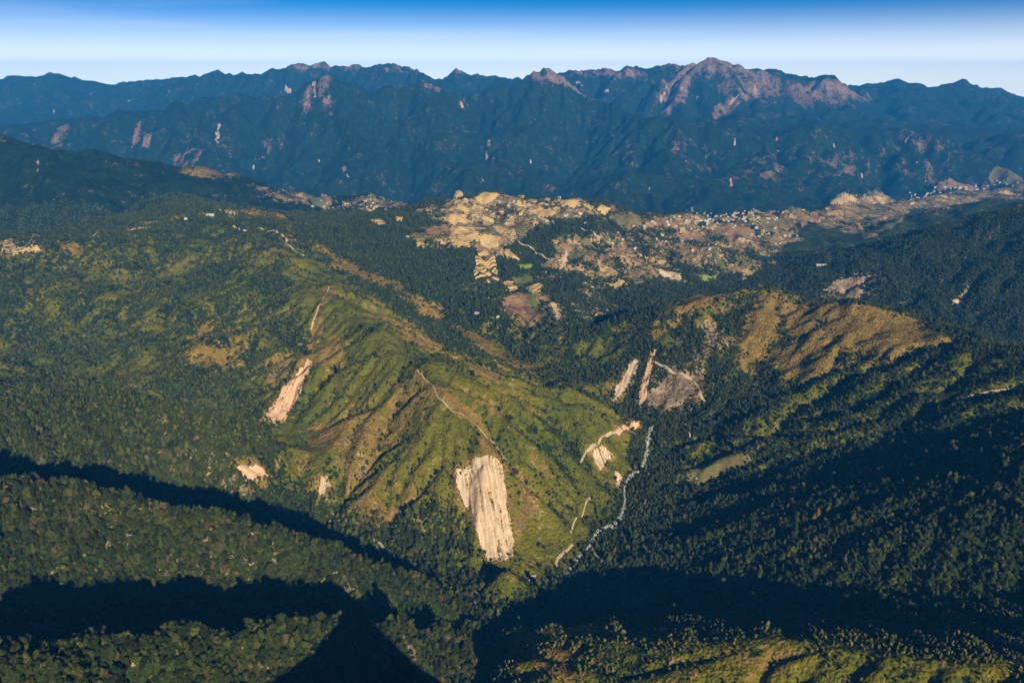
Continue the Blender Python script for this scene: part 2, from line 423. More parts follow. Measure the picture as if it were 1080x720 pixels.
PEAKS = [(313, 66, 14000, 120, 420), (285, 74, 14200, 60, 300), (345, 79, 10500, 180, 260), (449, 76, 10900, 110, 240), (422, 69, 14100, 110, 300), (400, 72, 14100, 70, 260), (358, 70, 14000, 60, 420), (480, 75, 14600, 120, 300), (578, 67, 11700, 190, 330), (594, 69, 11700, 70, 180), (562, 75, 11700, 50, 260), (540, 79, 11600, 50, 260), (747, 62, 13500, 50, 330), (715, 72, 13600, 60, 240), (765, 67, 13500, 60, 240), (685, 73, 13700, 70, 260), (640, 75, 14000, 60, 260), (800, 71, 13700, 70, 260), (830, 77, 13900, 50, 240), (880, 80, 14100, 110, 300), (855, 82, 14000, 60, 240), (950, 89, 15500, 100, 420), (1015, 89, 15600, 110, 420), (1060, 96, 15500, 60, 400), (208, 76, 14400, 100, 360), (240, 77, 14400, 60, 300), (185, 80, 14600, 50, 300), (28, 78, 15000, 80, 420), (58, 80, 15000, 60, 400), (150, 83, 15000, 60, 400), (270, 98, 10500, 60, 260), (220, 103, 10400, 60, 300), (710, 124, 9900, 60, 240)]

# ------------------------------------------------------------------ terrain grid (finer where it is closer)
ys = [340.0]
while ys[-1] < 21300: ys.append(ys[-1] + max(5.0, 0.0052 * ys[-1]))
xs = [0.0]
while xs[-1] < 16500: xs.append(xs[-1] + max(7.5, 0.0085 * xs[-1]))
xs = np.array(xs); xs = np.concatenate([-xs[:0:-1], xs]); ys = np.array(ys)
GX, GY = np.meshgrid(xs, ys)
GZ = height(GX, GY)
print('grid', GX.shape, round(time.time() - T0, 1))
XI = np.arange(len(xs)); YI = np.arange(len(ys))

def ground(x, y):
    x = np.asarray(x, float); y = np.asarray(y, float)
    fx = np.clip(np.interp(x, xs, XI), 0, len(xs) - 1.001); fy = np.clip(np.interp(y, ys, YI), 0, len(ys) - 1.001)
    i = fx.astype(int); j = fy.astype(int); a = fx - i; b = fy - j
    return (GZ[j, i] * (1 - a) + GZ[j, i + 1] * a) * (1 - b) + (GZ[j + 1, i] * (1 - a) + GZ[j + 1, i + 1] * a) * b

TD = 420 * (21000 / 420) ** np.linspace(0, 1, 900)

def cast(u, v):
    """photo pixels -> points where those view rays meet the ground"""
    u = np.atleast_1d(np.asarray(u, float)); v = np.atleast_1d(np.asarray(v, float))
    up = (360 - v) / FPX
    dx = (u - 540) / FPX; dy = CP + SP * up; dz = -SP + CP * up
    px = (dx / dy)[:, None] * TD; pz = ZC + (dz / dy)[:, None] * TD
    below = pz < ground(px, np.broadcast_to(TD, px.shape))
    k = np.where(below.any(1), below.argmax(1), len(TD) - 1)
    lo = TD[np.maximum(k - 1, 0)]; hi = TD[k]
    for _ in range(14):
        mid = (lo + hi) / 2
        b = ZC + dz / dy * mid < ground(dx / dy * mid, mid)
        hi = np.where(b, mid, hi); lo = np.where(b, lo, mid)
    y = hi; x = dx / dy * y
    return np.stack([x, y, ground(x, y)], 1)

# ------------------------------------------------------------------ materials
def mat(name):
    m = bpy.data.materials.new(name)
    m.use_nodes = True
    nt = m.node_tree
    nt.nodes.clear()
    out = nt.nodes.new('ShaderNodeOutputMaterial')
    b = nt.nodes.new('ShaderNodeBsdfPrincipled')
    b.inputs['Roughness'].default_value = 0.9
    b.inputs['Specular IOR Level'].default_value = 0.15
    nt.links.new(b.outputs[0], out.inputs[0])
    return m, nt, b

class NB:
    """tiny node-graph writer"""
    def __init__(s, nt): s.nt = nt
    def put(s, sock, v):
        if isinstance(v, bpy.types.NodeSocket): s.nt.links.new(v, sock)
        elif v is not None:
            if hasattr(sock, 'default_value') and isinstance(v, (tuple, list)) and len(v) == 3 and len(sock.default_value) == 4: v = (*v, 1)
            sock.default_value = v
    def pos(s): return s.nt.nodes.new('ShaderNodeNewGeometry').outputs['Position']
    def noise(s, vec, scale, detail=3, rough=0.55, w=0):
        n = s.nt.nodes.new('ShaderNodeTexNoise')
        s.put(n.inputs['Vector'], vec)
        n.inputs['Scale'].default_value = scale; n.inputs['Detail'].default_value = detail; n.inputs['Roughness'].default_value = rough
        return n.outputs['Fac']
    def voro(s, vec, scale, feature='F1'):
        n = s.nt.nodes.new('ShaderNodeTexVoronoi'); n.feature = feature
        s.put(n.inputs['Vector'], vec); n.inputs['Scale'].default_value = scale
        return n
    def math(s, op, a, b=None, c=None, clamp=False):
        n = s.nt.nodes.new('ShaderNodeMath'); n.operation = op; n.use_clamp = clamp
        for i, v in enumerate((a, b, c)):
            if v is not None: s.put(n.inputs[i], v)
        return n.outputs[0]
    def step(s, a, b, x):
        n = s.nt.nodes.new('ShaderNodeMapRange'); n.interpolation_type = 'SMOOTHSTEP'
        s.put(n.inputs[0], x); n.inputs[1].default_value = a; n.inputs[2].default_value = b
        return n.outputs[0]
    def lin(s, a, b, c, d, x):
        n = s.nt.nodes.new('ShaderNodeMapRange')
        s.put(n.inputs[0], x)
        for i, v in enumerate((a, b, c, d)): n.inputs[i + 1].default_value = v
        return n.outputs[0]
    def mix(s, f, a, b, mode='MIX'):
        n = s.nt.nodes.new('ShaderNodeMix'); n.data_type = 'RGBA'; n.blend_type = mode
        s.put(n.inputs[0], f); s.put(n.inputs[6], a); s.put(n.inputs[7], b)
        return n.outputs[2]
    def attr(s, name, t='GEOMETRY'):
        n = s.nt.nodes.new('ShaderNodeAttribute'); n.attribute_name = name; n.attribute_type = t
        return n
    def sep(s, c):
        n = s.nt.nodes.new('ShaderNodeSeparateColor'); s.put(n.inputs[0], c)
        return n.outputs
    def bump(s, h, strength, dist):
        n = s.nt.nodes.new('ShaderNodeBump'); n.inputs['Strength'].default_value = strength; n.inputs['Distance'].default_value = dist
        s.put(n.inputs['Height'], h)
        return n.outputs[0]

FOREST = (0.020, 0.034, 0.011)
def terrain_material(name, f0, f1, f2, r0, r1):
    m, nt, b = mat(name)
    n = NB(nt); P = n.pos()
    big = n.noise(P, 1 / 260, 4); mid = n.noise(P, 1 / 55, 4, 0.6); fine = n.noise(P, 1 / 9, 4, 0.65)
    blob = n.voro(P, 1 / 7.0)
    a = n.attr('cover'); s_ = n.sep(a.outputs['Color'])
    dry, lush, farm, rock = s_[0], s_[1], s_[2], a.outputs['Alpha']
    clump = n.noise(P, 1 / 20, 3, 0.6)
    jit = n.math('ADD', n.math('ADD', n.math('MULTIPLY', n.math('SUBTRACT', mid, 0.5), 1.3), n.math('MULTIPLY', n.math('SUBTRACT', fine, 0.5), 1.2)), n.math('ADD', n.math('MULTIPLY', n.math('SUBTRACT', big, 0.5), 0.8), n.math('MULTIPLY', n.math('SUBTRACT', clump, 0.5), 1.0)))
    def cov(w, lo=0.42, hi=0.58): return n.step(lo, hi, n.math('ADD', w, n.math('MULTIPLY', jit, 1.35)))
    forest = n.mix(n.step(0.35, 0.7, mid), f0, f1)
    forest = n.mix(n.step(0.5, 0.75, big), forest, f2)
    grass = n.mix(n.step(0.3, 0.7, big), (0.070, 0.078, 0.006), (0.140, 0.120, 0.008))
    grass = n.mix(n.step(0.42, 0.72, fine), grass, (0.028, 0.046, 0.009))
    dryc = n.mix(n.step(0.3, 0.7, big), (0.215, 0.138, 0.030), (0.150, 0.098, 0.028))
    dryc = n.mix(n.step(0.45, 0.7, fine), dryc, (0.080, 0.068, 0.016))
    tan = n.mix(n.step(0.4, 0.62, mid), (0.40, 0.275, 0.12), (0.20, 0.115, 0.058))
    wob = n.nt.nodes.new('ShaderNodeVectorMath'); wob.operation = 'MULTIPLY_ADD'
    nz = n.nt.nodes.new('ShaderNodeTexNoise'); nz.inputs['Scale'].default_value = 1 / 60; n.put(nz.inputs['Vector'], P)
    n.put(wob.inputs[0], nz.outputs['Color']); wob.inputs[1].default_value = (60, 60, 0); n.put(wob.inputs[2], P)
    plot = n.voro(wob.outputs[0], 1 / 62); ps = n.sep(plot.outputs['Color'])
    edge = n.voro(wob.outputs[0], 1 / 62, 'DISTANCE_TO_EDGE').outputs['Distance']
    tan = n.mix(n.step(0.45, 0.55, ps[0]), (0.40, 0.285, 0.14), (0.225, 0.15, 0.088))
    tan = n.mix(n.step(0.72, 0.78, ps[1]), tan, (0.12, 0.115, 0.045))
    tan = n.mix(n.math('MULTIPLY', n.step(0.4, 0.62, mid), 0.5), tan, (0.20, 0.115, 0.058))
    sx = n.nt.nodes.new('ShaderNodeSeparateXYZ'); n.put(sx.inputs[0], P)
    ris = n.math('FRACT', n.math('ADD', n.math('DIVIDE', sx.outputs[2], 7.0), n.math('MULTIPLY', mid, 0.8)))
    tan = n.mix(n.math('MULTIPLY', n.step(0.72, 0.80, ris), n.step(0.3, 0.6, ps[2])), tan, (0.055, 0.06, 0.024))
    tan = n.mix(n.step(0.055, 0.025, edge), tan, (0.035, 0.045, 0.016))
    rk = n.mix(n.step(0.35, 0.65, mid), r0, r1)
    c = n.mix(cov(lush), forest, grass)
    c = n.mix(cov(dry), c, dryc)
    c = n.mix(cov(farm), c, tan)
    c = n.mix(cov(rock), c, rk)
    val = n.math('MULTIPLY', n.lin(0.25, 0.75, 0.5, 1.5, fine), n.lin(0.25, 0.75, 0.7, 1.3, clump))
    c = n.mix(1.0, c, val, 'MULTIPLY')
    n.put(b.inputs['Base Color'], c)
    h = n.math('ADD', n.math('MULTIPLY', fine, 1.0), n.math('ADD', n.math('MULTIPLY', mid, 2.2), n.math('MULTIPLY', blob.outputs['Distance'], -0.55)))
    n.put(b.inputs['Normal'], n.bump(h, 1.0, 6.0))
    b.inputs['Roughness'].default_value = 1.0
    b.inputs['Specular IOR Level'].default_value = 0.05
    return m
M_LAND = terrain_material('land_cover', (0.011, 0.020, 0.006), (0.026, 0.036, 0.009), (0.034, 0.037, 0.011), (0.27, 0.195, 0.135), (0.13, 0.095, 0.07))
M_CONIFER = terrain_material('conifer_mountain', (0.005, 0.012, 0.006), (0.011, 0.022, 0.010), (0.012, 0.018, 0.008), (0.20, 0.125, 0.095), (0.085, 0.055, 0.045))

def simple(name, c1, c2, scale, bump=0.5, bd=0.5, rough=0.9, c3=None, riser=0):
    m, nt, b = mat(name); n = NB(nt); P = n.pos()
    f = n.noise(P, scale, 5, 0.62)
    c = n.mix(n.step(0.36, 0.64, f), c1, c2)
    if c3:
        c = n.mix(n.step(0.52, 0.7, n.noise(P, scale * 0.23, 3)), c, c3)
    if riser:
        sx = nt.nodes.new('ShaderNodeSeparateXYZ'); n.put(sx.inputs[0], P)
        fr = n.math('FRACT', n.math('ADD', n.math('DIVIDE', sx.outputs[2], riser), n.math('MULTIPLY', n.noise(P, 1 / 40, 3), 1.4)))
        c = n.mix(n.math('MULTIPLY', n.step(0.62, 0.72, fr), 0.8), c, (0.075, 0.065, 0.03))
    n.put(b.inputs['Base Color'], c); n.put(b.inputs['Normal'], n.bump(f, bump, bd))
    b.inputs['Roughness'].default_value = rough
    return m
M_ROAD = simple('pale_track', (0.36, 0.28, 0.195), (0.24, 0.185, 0.13), 0.25)
M_GRAVEL = simple('river_gravel', (0.30, 0.26, 0.21), (0.10, 0.09, 0.08), 0.35, 0.8, 1.0)
M_BOULDER = simple('river_rock', (0.52, 0.51, 0.50), (0.10, 0.10, 0.10), 0.25, 0.5, 0.5)
M_TRUNK = simple('bark', (0.07, 0.05, 0.035), (0.12, 0.09, 0.065), 1.5)
M_PLASTER = simple('white_wall', (0.42, 0.39, 0.35), (0.30, 0.28, 0.25), 0.3, 0.1, 0.05)
M_ROOFS = [simple('roof_pale', (0.38, 0.37, 0.36), (0.26, 0.25, 0.24), 0.4, 0.1, 0.1, 0.6), simple('roof_rust', (0.26, 0.09, 0.05), (0.18, 0.07, 0.045), 0.4, 0.1, 0.1, 0.7), simple('roof_blue', (0.10, 0.17, 0.27), (0.08, 0.13, 0.2), 0.4, 0.1, 0.1, 0.6)]
M_GROUND = simple('far_lowland', (0.035, 0.05, 0.02), (0.06, 0.07, 0.03), 1 / 900, 0.0, 0.1)
FIELDM = {
 'straw': simple('straw_field', (0.50, 0.345, 0.15), (0.40, 0.265, 0.11), 1 / 14, 0.4, 1.0, c3=(0.28, 0.19, 0.09), riser=6.0),
 'soil': simple('brown_field', (0.215, 0.115, 0.062), (0.155, 0.085, 0.05), 1 / 14, 0.4, 1.0, c3=(0.25, 0.16, 0.09), riser=9.0),
 'green': simple('green_field', (0.075, 0.10, 0.02), (0.10, 0.11, 0.03), 1 / 9, 0.6, 1.5, c3=(0.13, 0.11, 0.045), riser=5.0),
 'lime': simple('bright_green_field', (0.13, 0.22, 0.03), (0.16, 0.22, 0.04), 1 / 14, 0.4, 1.0),
 'olive': simple('olive_field', (0.105, 0.095, 0.035), (0.15, 0.12, 0.05), 1 / 9, 0.6, 1.5, c3=(0.06, 0.068, 0.02), riser=4.5),
}
def slide_material(name, c1, c2, c3):
    m, nt, b = mat(name); n = NB(nt)
    uv = nt.nodes.new('ShaderNodeUVMap'); uv.uv_map = 'slope'
    mp = nt.nodes.new('ShaderNodeMapping'); nt.links.new(uv.outputs[0], mp.inputs[0]); mp.inputs['Scale'].default_value = (1, 0.09, 1)
    rill = n.noise(mp.outputs[0], 1 / 5.0, 5, 0.6)
    P = n.pos(); f = n.noise(P, 1 / 6, 5, 0.65); g = n.noise(P, 1 / 34, 3)
    c = n.mix(n.step(0.35, 0.68, rill), c1, c2)
    c = n.mix(n.math('MULTIPLY', n.step(0.56, 0.68, n.noise(mp.outputs[0], 1 / 14.0, 4, 0.6)), 0.75), c, n.mix(0.55, c2, (0.12, 0.09, 0.05)))
    c = n.mix(n.step(0.5, 0.72, g), c, c3)
    c = n.mix(n.step(0.60, 0.70, f), c, n.mix(0.6, c2, (0.08, 0.06, 0.04)))
    n.put(b.inputs['Base Color'], c)
    h = n.math('ADD', n.math('MULTIPLY', rill, 1.6), f)
    n.put(b.inputs['Normal'], n.bump(h, 0.8, 1.6))
    return m
M_SLIDE = slide_material('slide_debris', (0.47, 0.355, 0.25), (0.27, 0.20, 0.135), (0.39, 0.31, 0.24))
M_SLIDE_P = slide_material('slide_debris_pink', (0.50, 0.32, 0.20), (0.34, 0.21, 0.13), (0.40, 0.29, 0.225))
M_SLIDE_G = slide_material('slide_debris_grey', (0.40, 0.31, 0.23), (0.28, 0.21, 0.16), (0.34, 0.25, 0.18))
M_SLIDE_F = slide_material('far_slide_rock', (0.33, 0.23, 0.18), (0.19, 0.135, 0.11), (0.24, 0.175, 0.14))

def leaf_material(name, kind):
    m, nt, b = mat(name); n = NB(nt)
    t = n.attr('tint', 'INSTANCER')
    oi = nt.nodes.new('ShaderNodeObjectInfo')
    P = n.pos()
    f = n.noise(P, 1 / 1.6, 2, 0.6)
    c = n.mix(1.0, t.outputs['Color'], n.lin(0.3, 0.7, 0.65, 1.35, f), 'MULTIPLY')
    c = n.mix(1.0, c, n.lin(0, 1, 0.7, 1.3, oi.outputs['Random']), 'MULTIPLY')
    n.put(b.inputs['Base Color'], c)
    b.inputs['Roughness'].default_value = 0.75
    b.inputs['Specular IOR Level'].default_value = 0.12
    return m
M_LEAF = leaf_material('foliage', 0)
M_WATER, nt_, b_ = mat('stream_water')
b_.inputs['Base Color'].default_value = (0.16, 0.24, 0.30, 1); b_.inputs['Roughness'].default_value = 0.12; b_.inputs['Specular IOR Level'].default_value = 0.5
n_ = NB(nt_); P_ = n_.pos(); f_ = n_.noise(P_, 0.5, 4, 0.6)
n_.put(b_.inputs['Base Color'], n_.mix(n_.step(0.52, 0.66, f_), (0.05, 0.07, 0.085), (0.70, 0.75, 0.80)))
n_.put(b_.inputs['Normal'], n_.bump(f_, 0.5, 0.3))

# ------------------------------------------------------------------ land cover painted on the relief
def pip(px, py, poly):
    poly = np.asarray(poly, float)
    ins = np.zeros(px.shape, bool)
    x1, y1 = poly[-1]
    for x2, y2 in poly:
        c = ((y1 > py) != (y2 > py)) & (px < (x2 - x1) * (py - y1) / ((y2 - y1) if y2 != y1 else 1e-9) + x1)
        ins ^= c
        x1, y1 = x2, y2
    return ins

def segdist(px, py, line):
    d = np.full(px.shape, 1e9)
    line = np.asarray(line, float)
    for (x1, y1), (x2, y2) in zip(line[:-1], line[1:]):
        vx, vy = x2 - x1, y2 - y1
        t = np.clip(((px - x1) * vx + (py - y1) * vy) / (vx * vx + vy * vy + 1e-9), 0, 1)
        d = np.minimum(d, np.hypot(px - x1 - t * vx, py - y1 - t * vy))
    return d

def polysoft(U, V, poly, soft):
    d = segdist(U, V, list(poly) + [poly[0]])
    s = np.where(pip(U, V, poly), d, -d)
    return sstep(-soft, soft, s)

def ell(U, V, u, v, ru, rv, ang=0):
    a = math.radians(ang); du = U - u; dv = V - v
    p = (du * math.cos(a) + dv * math.sin(a)) / ru; q = (-du * math.sin(a) + dv * math.cos(a)) / rv
    return 1 - sstep(0.5, 1.35, np.sqrt(p * p + q * q))

Zb = blur(Zn, 5)
HOLLOW = Zb - Zn                      # >0 in gullies, <0 on spurs

def cover(x, y, z):
    """weights of dry grass, green grass, farmland and rock at ground points (the rest is woodland)"""
    U, V, _ = project(x, y, z)
    hol = bilin(nx0, ny0, NDX, HOLLOW, x, y) * (y < 6500)
    wl_ = np.where(y > 6500, 1.0, 0.0)
    U = U + wl_ * 20 * fbm(x, y, 900, 4, 0.6, 40.0) + (1 - wl_) * 16 * fbm(x, y, 170, 4, 0.6, 41.0)
    V = V + wl_ * 9 * fbm(x, y, 900, 4, 0.6, 44.0) + (1 - wl_) * np.clip(20000 / y, 3, 12) * fbm(x, y, 170, 4, 0.6, 45.0)
    n1 = fbm(x, y, 160, 3, 0.5, 12.0); n2 = fbm(x, y, 420, 2, 0.5, 21.0)
    near = (y < 5200)
    # green bamboo grass
    lush = np.zeros_like(x)
    left = polysoft(U, V, [(-300, 262), (100, 250), (240, 228), (298, 246), (345, 305), (330, 360), (300, 450), (190, 440), (120, 415), (0, 395), (-300, 400)], 12) * ((y > 1950) & (y < 4300))
    lush = np.maximum(lush, left * np.clip(0.56 - 0.06 * np.clip(hol - 1.0, 0, 14) + 0.5 * n1, 0, 1))
    cen = polysoft(U, V, [(298, 246), (350, 280), (400, 318), (470, 365), (560, 395), (640, 428), (665, 450), (660, 500), (640, 545), (610, 600), (560, 615), (500, 615), (440, 560), (300, 520), (290, 455), (320, 390)], 10) * ((y > 1420) & (y < 3700))
    lush = np.maximum(lush, cen * np.clip(0.88 - 0.03 * np.clip(hol - 3, 0, 14) + 0.25 * n1, 0, 1))
    wood = polysoft(U, V, [(400, 560), (470, 520), (500, 590), (440, 590), (330, 545), (330, 500)], 12) * (y < 1800)
    lush *= 1 - 0.65 * wood
    lush = np.maximum(lush, 0.75 * polysoft(U, V, [(530, 658), (860, 672), (1080, 705), (1080, 760), (560, 760)], 8) * (y < 1260))
    lush = np.maximum(lush, polysoft(U, V, [(590, 345), (640, 345), (690, 340), (640, 420), (560, 395), (480, 350), (470, 320), (560, 330)], 9) * (y > 2250) * (y < 3400) * np.clip(0.5 + 0.9 * n1, 0, 1))
    lush = np.maximum(lush, 0.62 * polysoft(U, V, [(720, 520), (860, 480), (1080, 440), (1200, 440), (1200, 370), (1000, 350), (800, 410), (700, 470)], 10) * (y < 2330) * (y > 1250) * np.clip(0.75 + 0.9 * n1, 0, 1))
    lush = np.maximum(lush, 0.9 * ell(U, V, 530, 612, 26, 22) * (y > 1370) * (y < 1470))
    lush = np.maximum(lush, polysoft(U, V, [(655, 350), (700, 326), (760, 304), (820, 297), (870, 318), (850, 395), (780, 410), (720, 395), (690, 365)], 8) * (y > 2150) * (y < 2800) * np.clip(0.50 - 0.05 * np.clip(hol - 1, 0, 10) + 0.9 * n1, 0, 1))
    # dry grass
    dry = np.zeros_like(x)
    def D(w, y0, y1, k=0.7): return np.where((y > y0) & (y < y1), w * np.clip(k + 0.7 * n1, 0, 1), 0)
    for (u, v, ru, rv, ang, y0, y1, k) in [
        (228, 372, 42, 34, -30, 2000, 3000, 0.55), (300, 385, 18, 50, 25, 2000, 2700, 0.5), (345, 385, 20, 40, 20, 2000, 2700, 0.5), (375, 470, 62, 46, -35, 1550, 2100, 0.55), (345, 505, 40, 34, 0, 1550, 2000, 0.55),
        (440, 430, 26, 40, 20, 1700, 2200, 0.5), (540, 440, 60, 26, 20, 1800, 2200, 0.33), (560, 470, 14, 40, -35, 1600, 2000, 0.5), (390, 530, 50, 34, 0, 1500, 1800, 0.5),
        (600, 690, 66, 40, 0, 900, 1260, 0.42), (690, 700, 60, 30, 0, 900, 1260, 0.4), (800, 700, 40, 22, 0, 850, 1150, 0.3),
        (895, 350, 92, 30, 12, 2000, 2800, 1.2), (945, 345, 66, 18, 14, 1900, 2800, 1.2), (850, 375, 44, 28, -30, 2000, 2700, 1.0), (805, 345, 18, 48, 12, 2000, 2800, 0.9), (745, 315, 44, 10, -14, 2400, 2900, 1.0), (765, 350, 30, 30, 0, 2200, 2800, 0.4),
        (700, 345, 36, 8, -20, 2300, 2900, 0.75), (770, 310, 30, 8, -20, 2300, 2900, 0.7), (760, 385, 40, 30, 0, 2100, 2700, 0.35), (655, 345, 20, 9, 0, 2300, 3000, 0.6), (800, 400, 30, 16, -20, 2000, 2500, 0.5),
        (530, 600, 24, 14, 0, 1380, 1520, 0.5), (548, 330, 26, 20, 20, 2700, 3500, 0.6), (700, 260, 90, 26, 20, 3600, 5000, 0.45), (940, 250, 40, 20, 0, 3500, 5000, 0.12), (690, 405, 70, 30, 0, 2100, 2700, 0.45),
        (225, 180, 34, 9, 0, 5400, 6400, 0.85), (60, 262, 70, 8, -4, 2900, 3600, 0.45), (280, 228, 40, 9, 12, 3300, 4300, 0.8), (150, 238, 60, 8, -12, 3300, 4300, 0.45)]:
        dry = np.maximum(dry, D(ell(U, V, u, v, ru, rv, ang), y0, y1, k))
    for line, w, y0, y1, k in [([(300, 245), (345, 268), (372, 284), (420, 306), (460, 330), (500, 356), (540, 384), (562, 394)], 6.5, 2300, 3700, 0.66), ([(395, 322), (420, 345), (470, 372), (530, 396)], 8, 2000, 2700, 0.6),
        ([(347, 306), (330, 345), (318, 385), (300, 420)], 5, 2000, 2900, 0.85), ([(440, 388), (462, 410), (480, 432), (505, 448), (520, 470), (545, 500), (556, 525), (550, 560)], 5.5, 1500, 2150, 1.0), ([(440, 388), (425, 405), (415, 430)], 6, 1700, 2200, 0.7)]:
        dry = np.maximum(dry, D(1 - sstep(w * 0.6, w * 1.5, segdist(U, V, line)), y0, y1, k))
    # farmland
    farm = np.zeros_like(x)
    def F(w, y0, y1, k): return np.where((y > y0) & (y < y1), w * np.clip(k + 0.8 * n1 + 0.5 * n2, 0, 1), 0)
    farm = np.maximum(farm, 1.0 * F(polysoft(U, V, [(440, 222), (490, 209), (535, 204), (610, 208), (640, 222), (600, 232), (560, 240), (550, 252), (528, 262), (525, 292), (505, 292), (505, 262), (470, 262), (430, 252), (470, 238)], 4), 3500, 4700, 0.95))
    farm = np.maximum(farm, F(polysoft(U, V, [(610, 212), (700, 226), (790, 222), (850, 212), (890, 207), (860, 232), (830, 262), (810, 282), (760, 262), (700, 246), (640, 236)], 5), 3900, 6600, 0.66))
    farm = np.maximum(farm, F(polysoft(U, V, [(640, 240), (700, 250), (720, 285), (680, 300), (600, 290), (560, 300), (590, 250)], 5), 3300, 4900, 0.66))
    farm = np.maximum(farm, F(polysoft(U, V, [(470, 300), (540, 300), (620, 292), (680, 305), (640, 335), (590, 345), (500, 335)], 6), 2700, 3900, 0.30))
    farm = np.maximum(farm, F(polysoft(U, V, [(690, 246), (760, 258), (810, 276), (800, 290), (740, 292), (700, 280)], 5), 3500, 5000, 0.66))
    farm = np.maximum(farm, F(polysoft(U, V, [(880, 206), (960, 200), (1080, 182), (1200, 178), (1200, 208), (1040, 210), (960, 226), (890, 250), (860, 236)], 4), 5300, 9000, 0.72))
    farm = np.maximum(farm, F(polysoft(U, V, [(255, 192), (330, 203), (380, 208), (425, 206), (420, 222), (330, 222), (270, 206)], 3), 5000, 6400, 0.5))
    farm = np.maximum(farm, F(polysoft(U, V, [(450, 212), (478, 200), (498, 207), (490, 214)], 2), 5900, 6900, 0.7))
    farm = np.maximum(farm, F(polysoft(U, V, [(-200, 256), (60, 250), (60, 264), (-200, 272)], 3), 2900, 3700, 0.6))
    farm = np.maximum(farm, F(ell(U, V, 225, 226, 34, 5, 0), 3300, 4400, 0.6))
    # rock
    rock = np.zeros_like(x)
    for (u, v, ru, rv, ang, y0, y1, k) in [
        (745, 72, 46, 12, 0, 12000, 15500, 0.72), (712, 92, 34, 17, -50, 11500, 14200, 0.75), (800, 92, 30, 18, 0, 11500, 14200, 0.65), (870, 95, 60, 12, 4, 12000, 15000, 0.7), (845, 105, 16, 14, 0, 11500, 14500, 0.5),
        (640, 78, 40, 9, 0, 12500, 15000, 0.55), (580, 76, 26, 12, 0, 10900, 12500, 0.85), (618, 90, 34, 6, 22, 10300, 12200, 0.9), (770, 112, 22, 8, -50, 10000, 12800, 0.7),
        (334, 99, 6, 22, 14, 9200, 11000, 0.7), (348, 94, 5, 18, -14, 9200, 11000, 0.8), (460, 88, 14, 10, 40, 10200, 11800, 0.7), (315, 68, 26, 7, 0, 13000, 15000, 0.65), (358, 71, 20, 5, 0, 13000, 15000, 0.75), (420, 72, 24, 6, 0, 13000, 15000, 0.4), (480, 76, 14, 5, 0, 13500, 15500, 0.6),
        (62, 142, 6, 17, 25, 8000, 10500, 0.55), (186, 168, 5, 14, 20, 7000, 9000, 0.6), (200, 165, 5, 17, -8, 7000, 9000, 0.6), (142, 138, 5, 18, 10, 8000, 10500, 0.4), (162, 142, 5, 18, -15, 8000, 10500, 0.4), (280, 150, 5, 18, 12, 7500, 10000, 0.45), (298, 148, 6, 15, -15, 7500, 10000, 0.45), (70, 75, 30, 10, 0, 14000, 16000, 0.0),
        (960, 138, 16, 12, 0, 9000, 11500, 0.6), (700, 165, 70, 30, 0, 7000, 10000, 0.04), (850, 180, 90, 26, 0, 7000, 10500, 0.10), (960, 170, 60, 26, 0, 8000, 11000, 0.12),
        (895, 305, 40, 16, -10, 3000, 4000, 0.5), (740, 365, 40, 30, 0, 2250, 2700, 0.42), (780, 345, 18, 30, 0, 2250, 2750, 0.3), (690, 405, 46, 34, 0, 2150, 2600, 0.62), (365, 500, 30, 40, 0, 1500, 2000, 0.1)]:
        rock = np.maximum(rock, np.where((y > y0) & (y < y1), ell(U, V, u, v, ru, rv, ang) * np.clip(k + 1.0 * n1 + 0.4 * n2, 0, 1), 0))
    return dry, lush, farm, rock

# ------------------------------------------------------------------ terrain objects
def mesh_grid(name, co, quads, nrm=None):
    me = bpy.data.meshes.new(name)
    me.vertices.add(len(co)); me.vertices.foreach_set('co', np.ascontiguousarray(co, dtype=np.float32).ravel())
    me.loops.add(quads.size); me.loops.foreach_set('vertex_index', np.ascontiguousarray(quads, dtype=np.int32).ravel())
    me.polygons.add(len(quads)); me.polygons.foreach_set('loop_start', (np.arange(len(quads)) * quads.shape[1]).astype(np.int32))
    me.update(); me.shade_smooth()
    if nrm is not None: me.normals_split_custom_set_from_vertices(nrm)
    return me

def link(name, me, material=None, parent=None, **props):
    o = bpy.data.objects.new(name, me)
    COL.objects.link(o)
    if material is not None and me is not None and not me.materials: me.materials.append(material)
    if parent: o.parent = parent
    for k, v in props.items(): o[k] = v
    return o

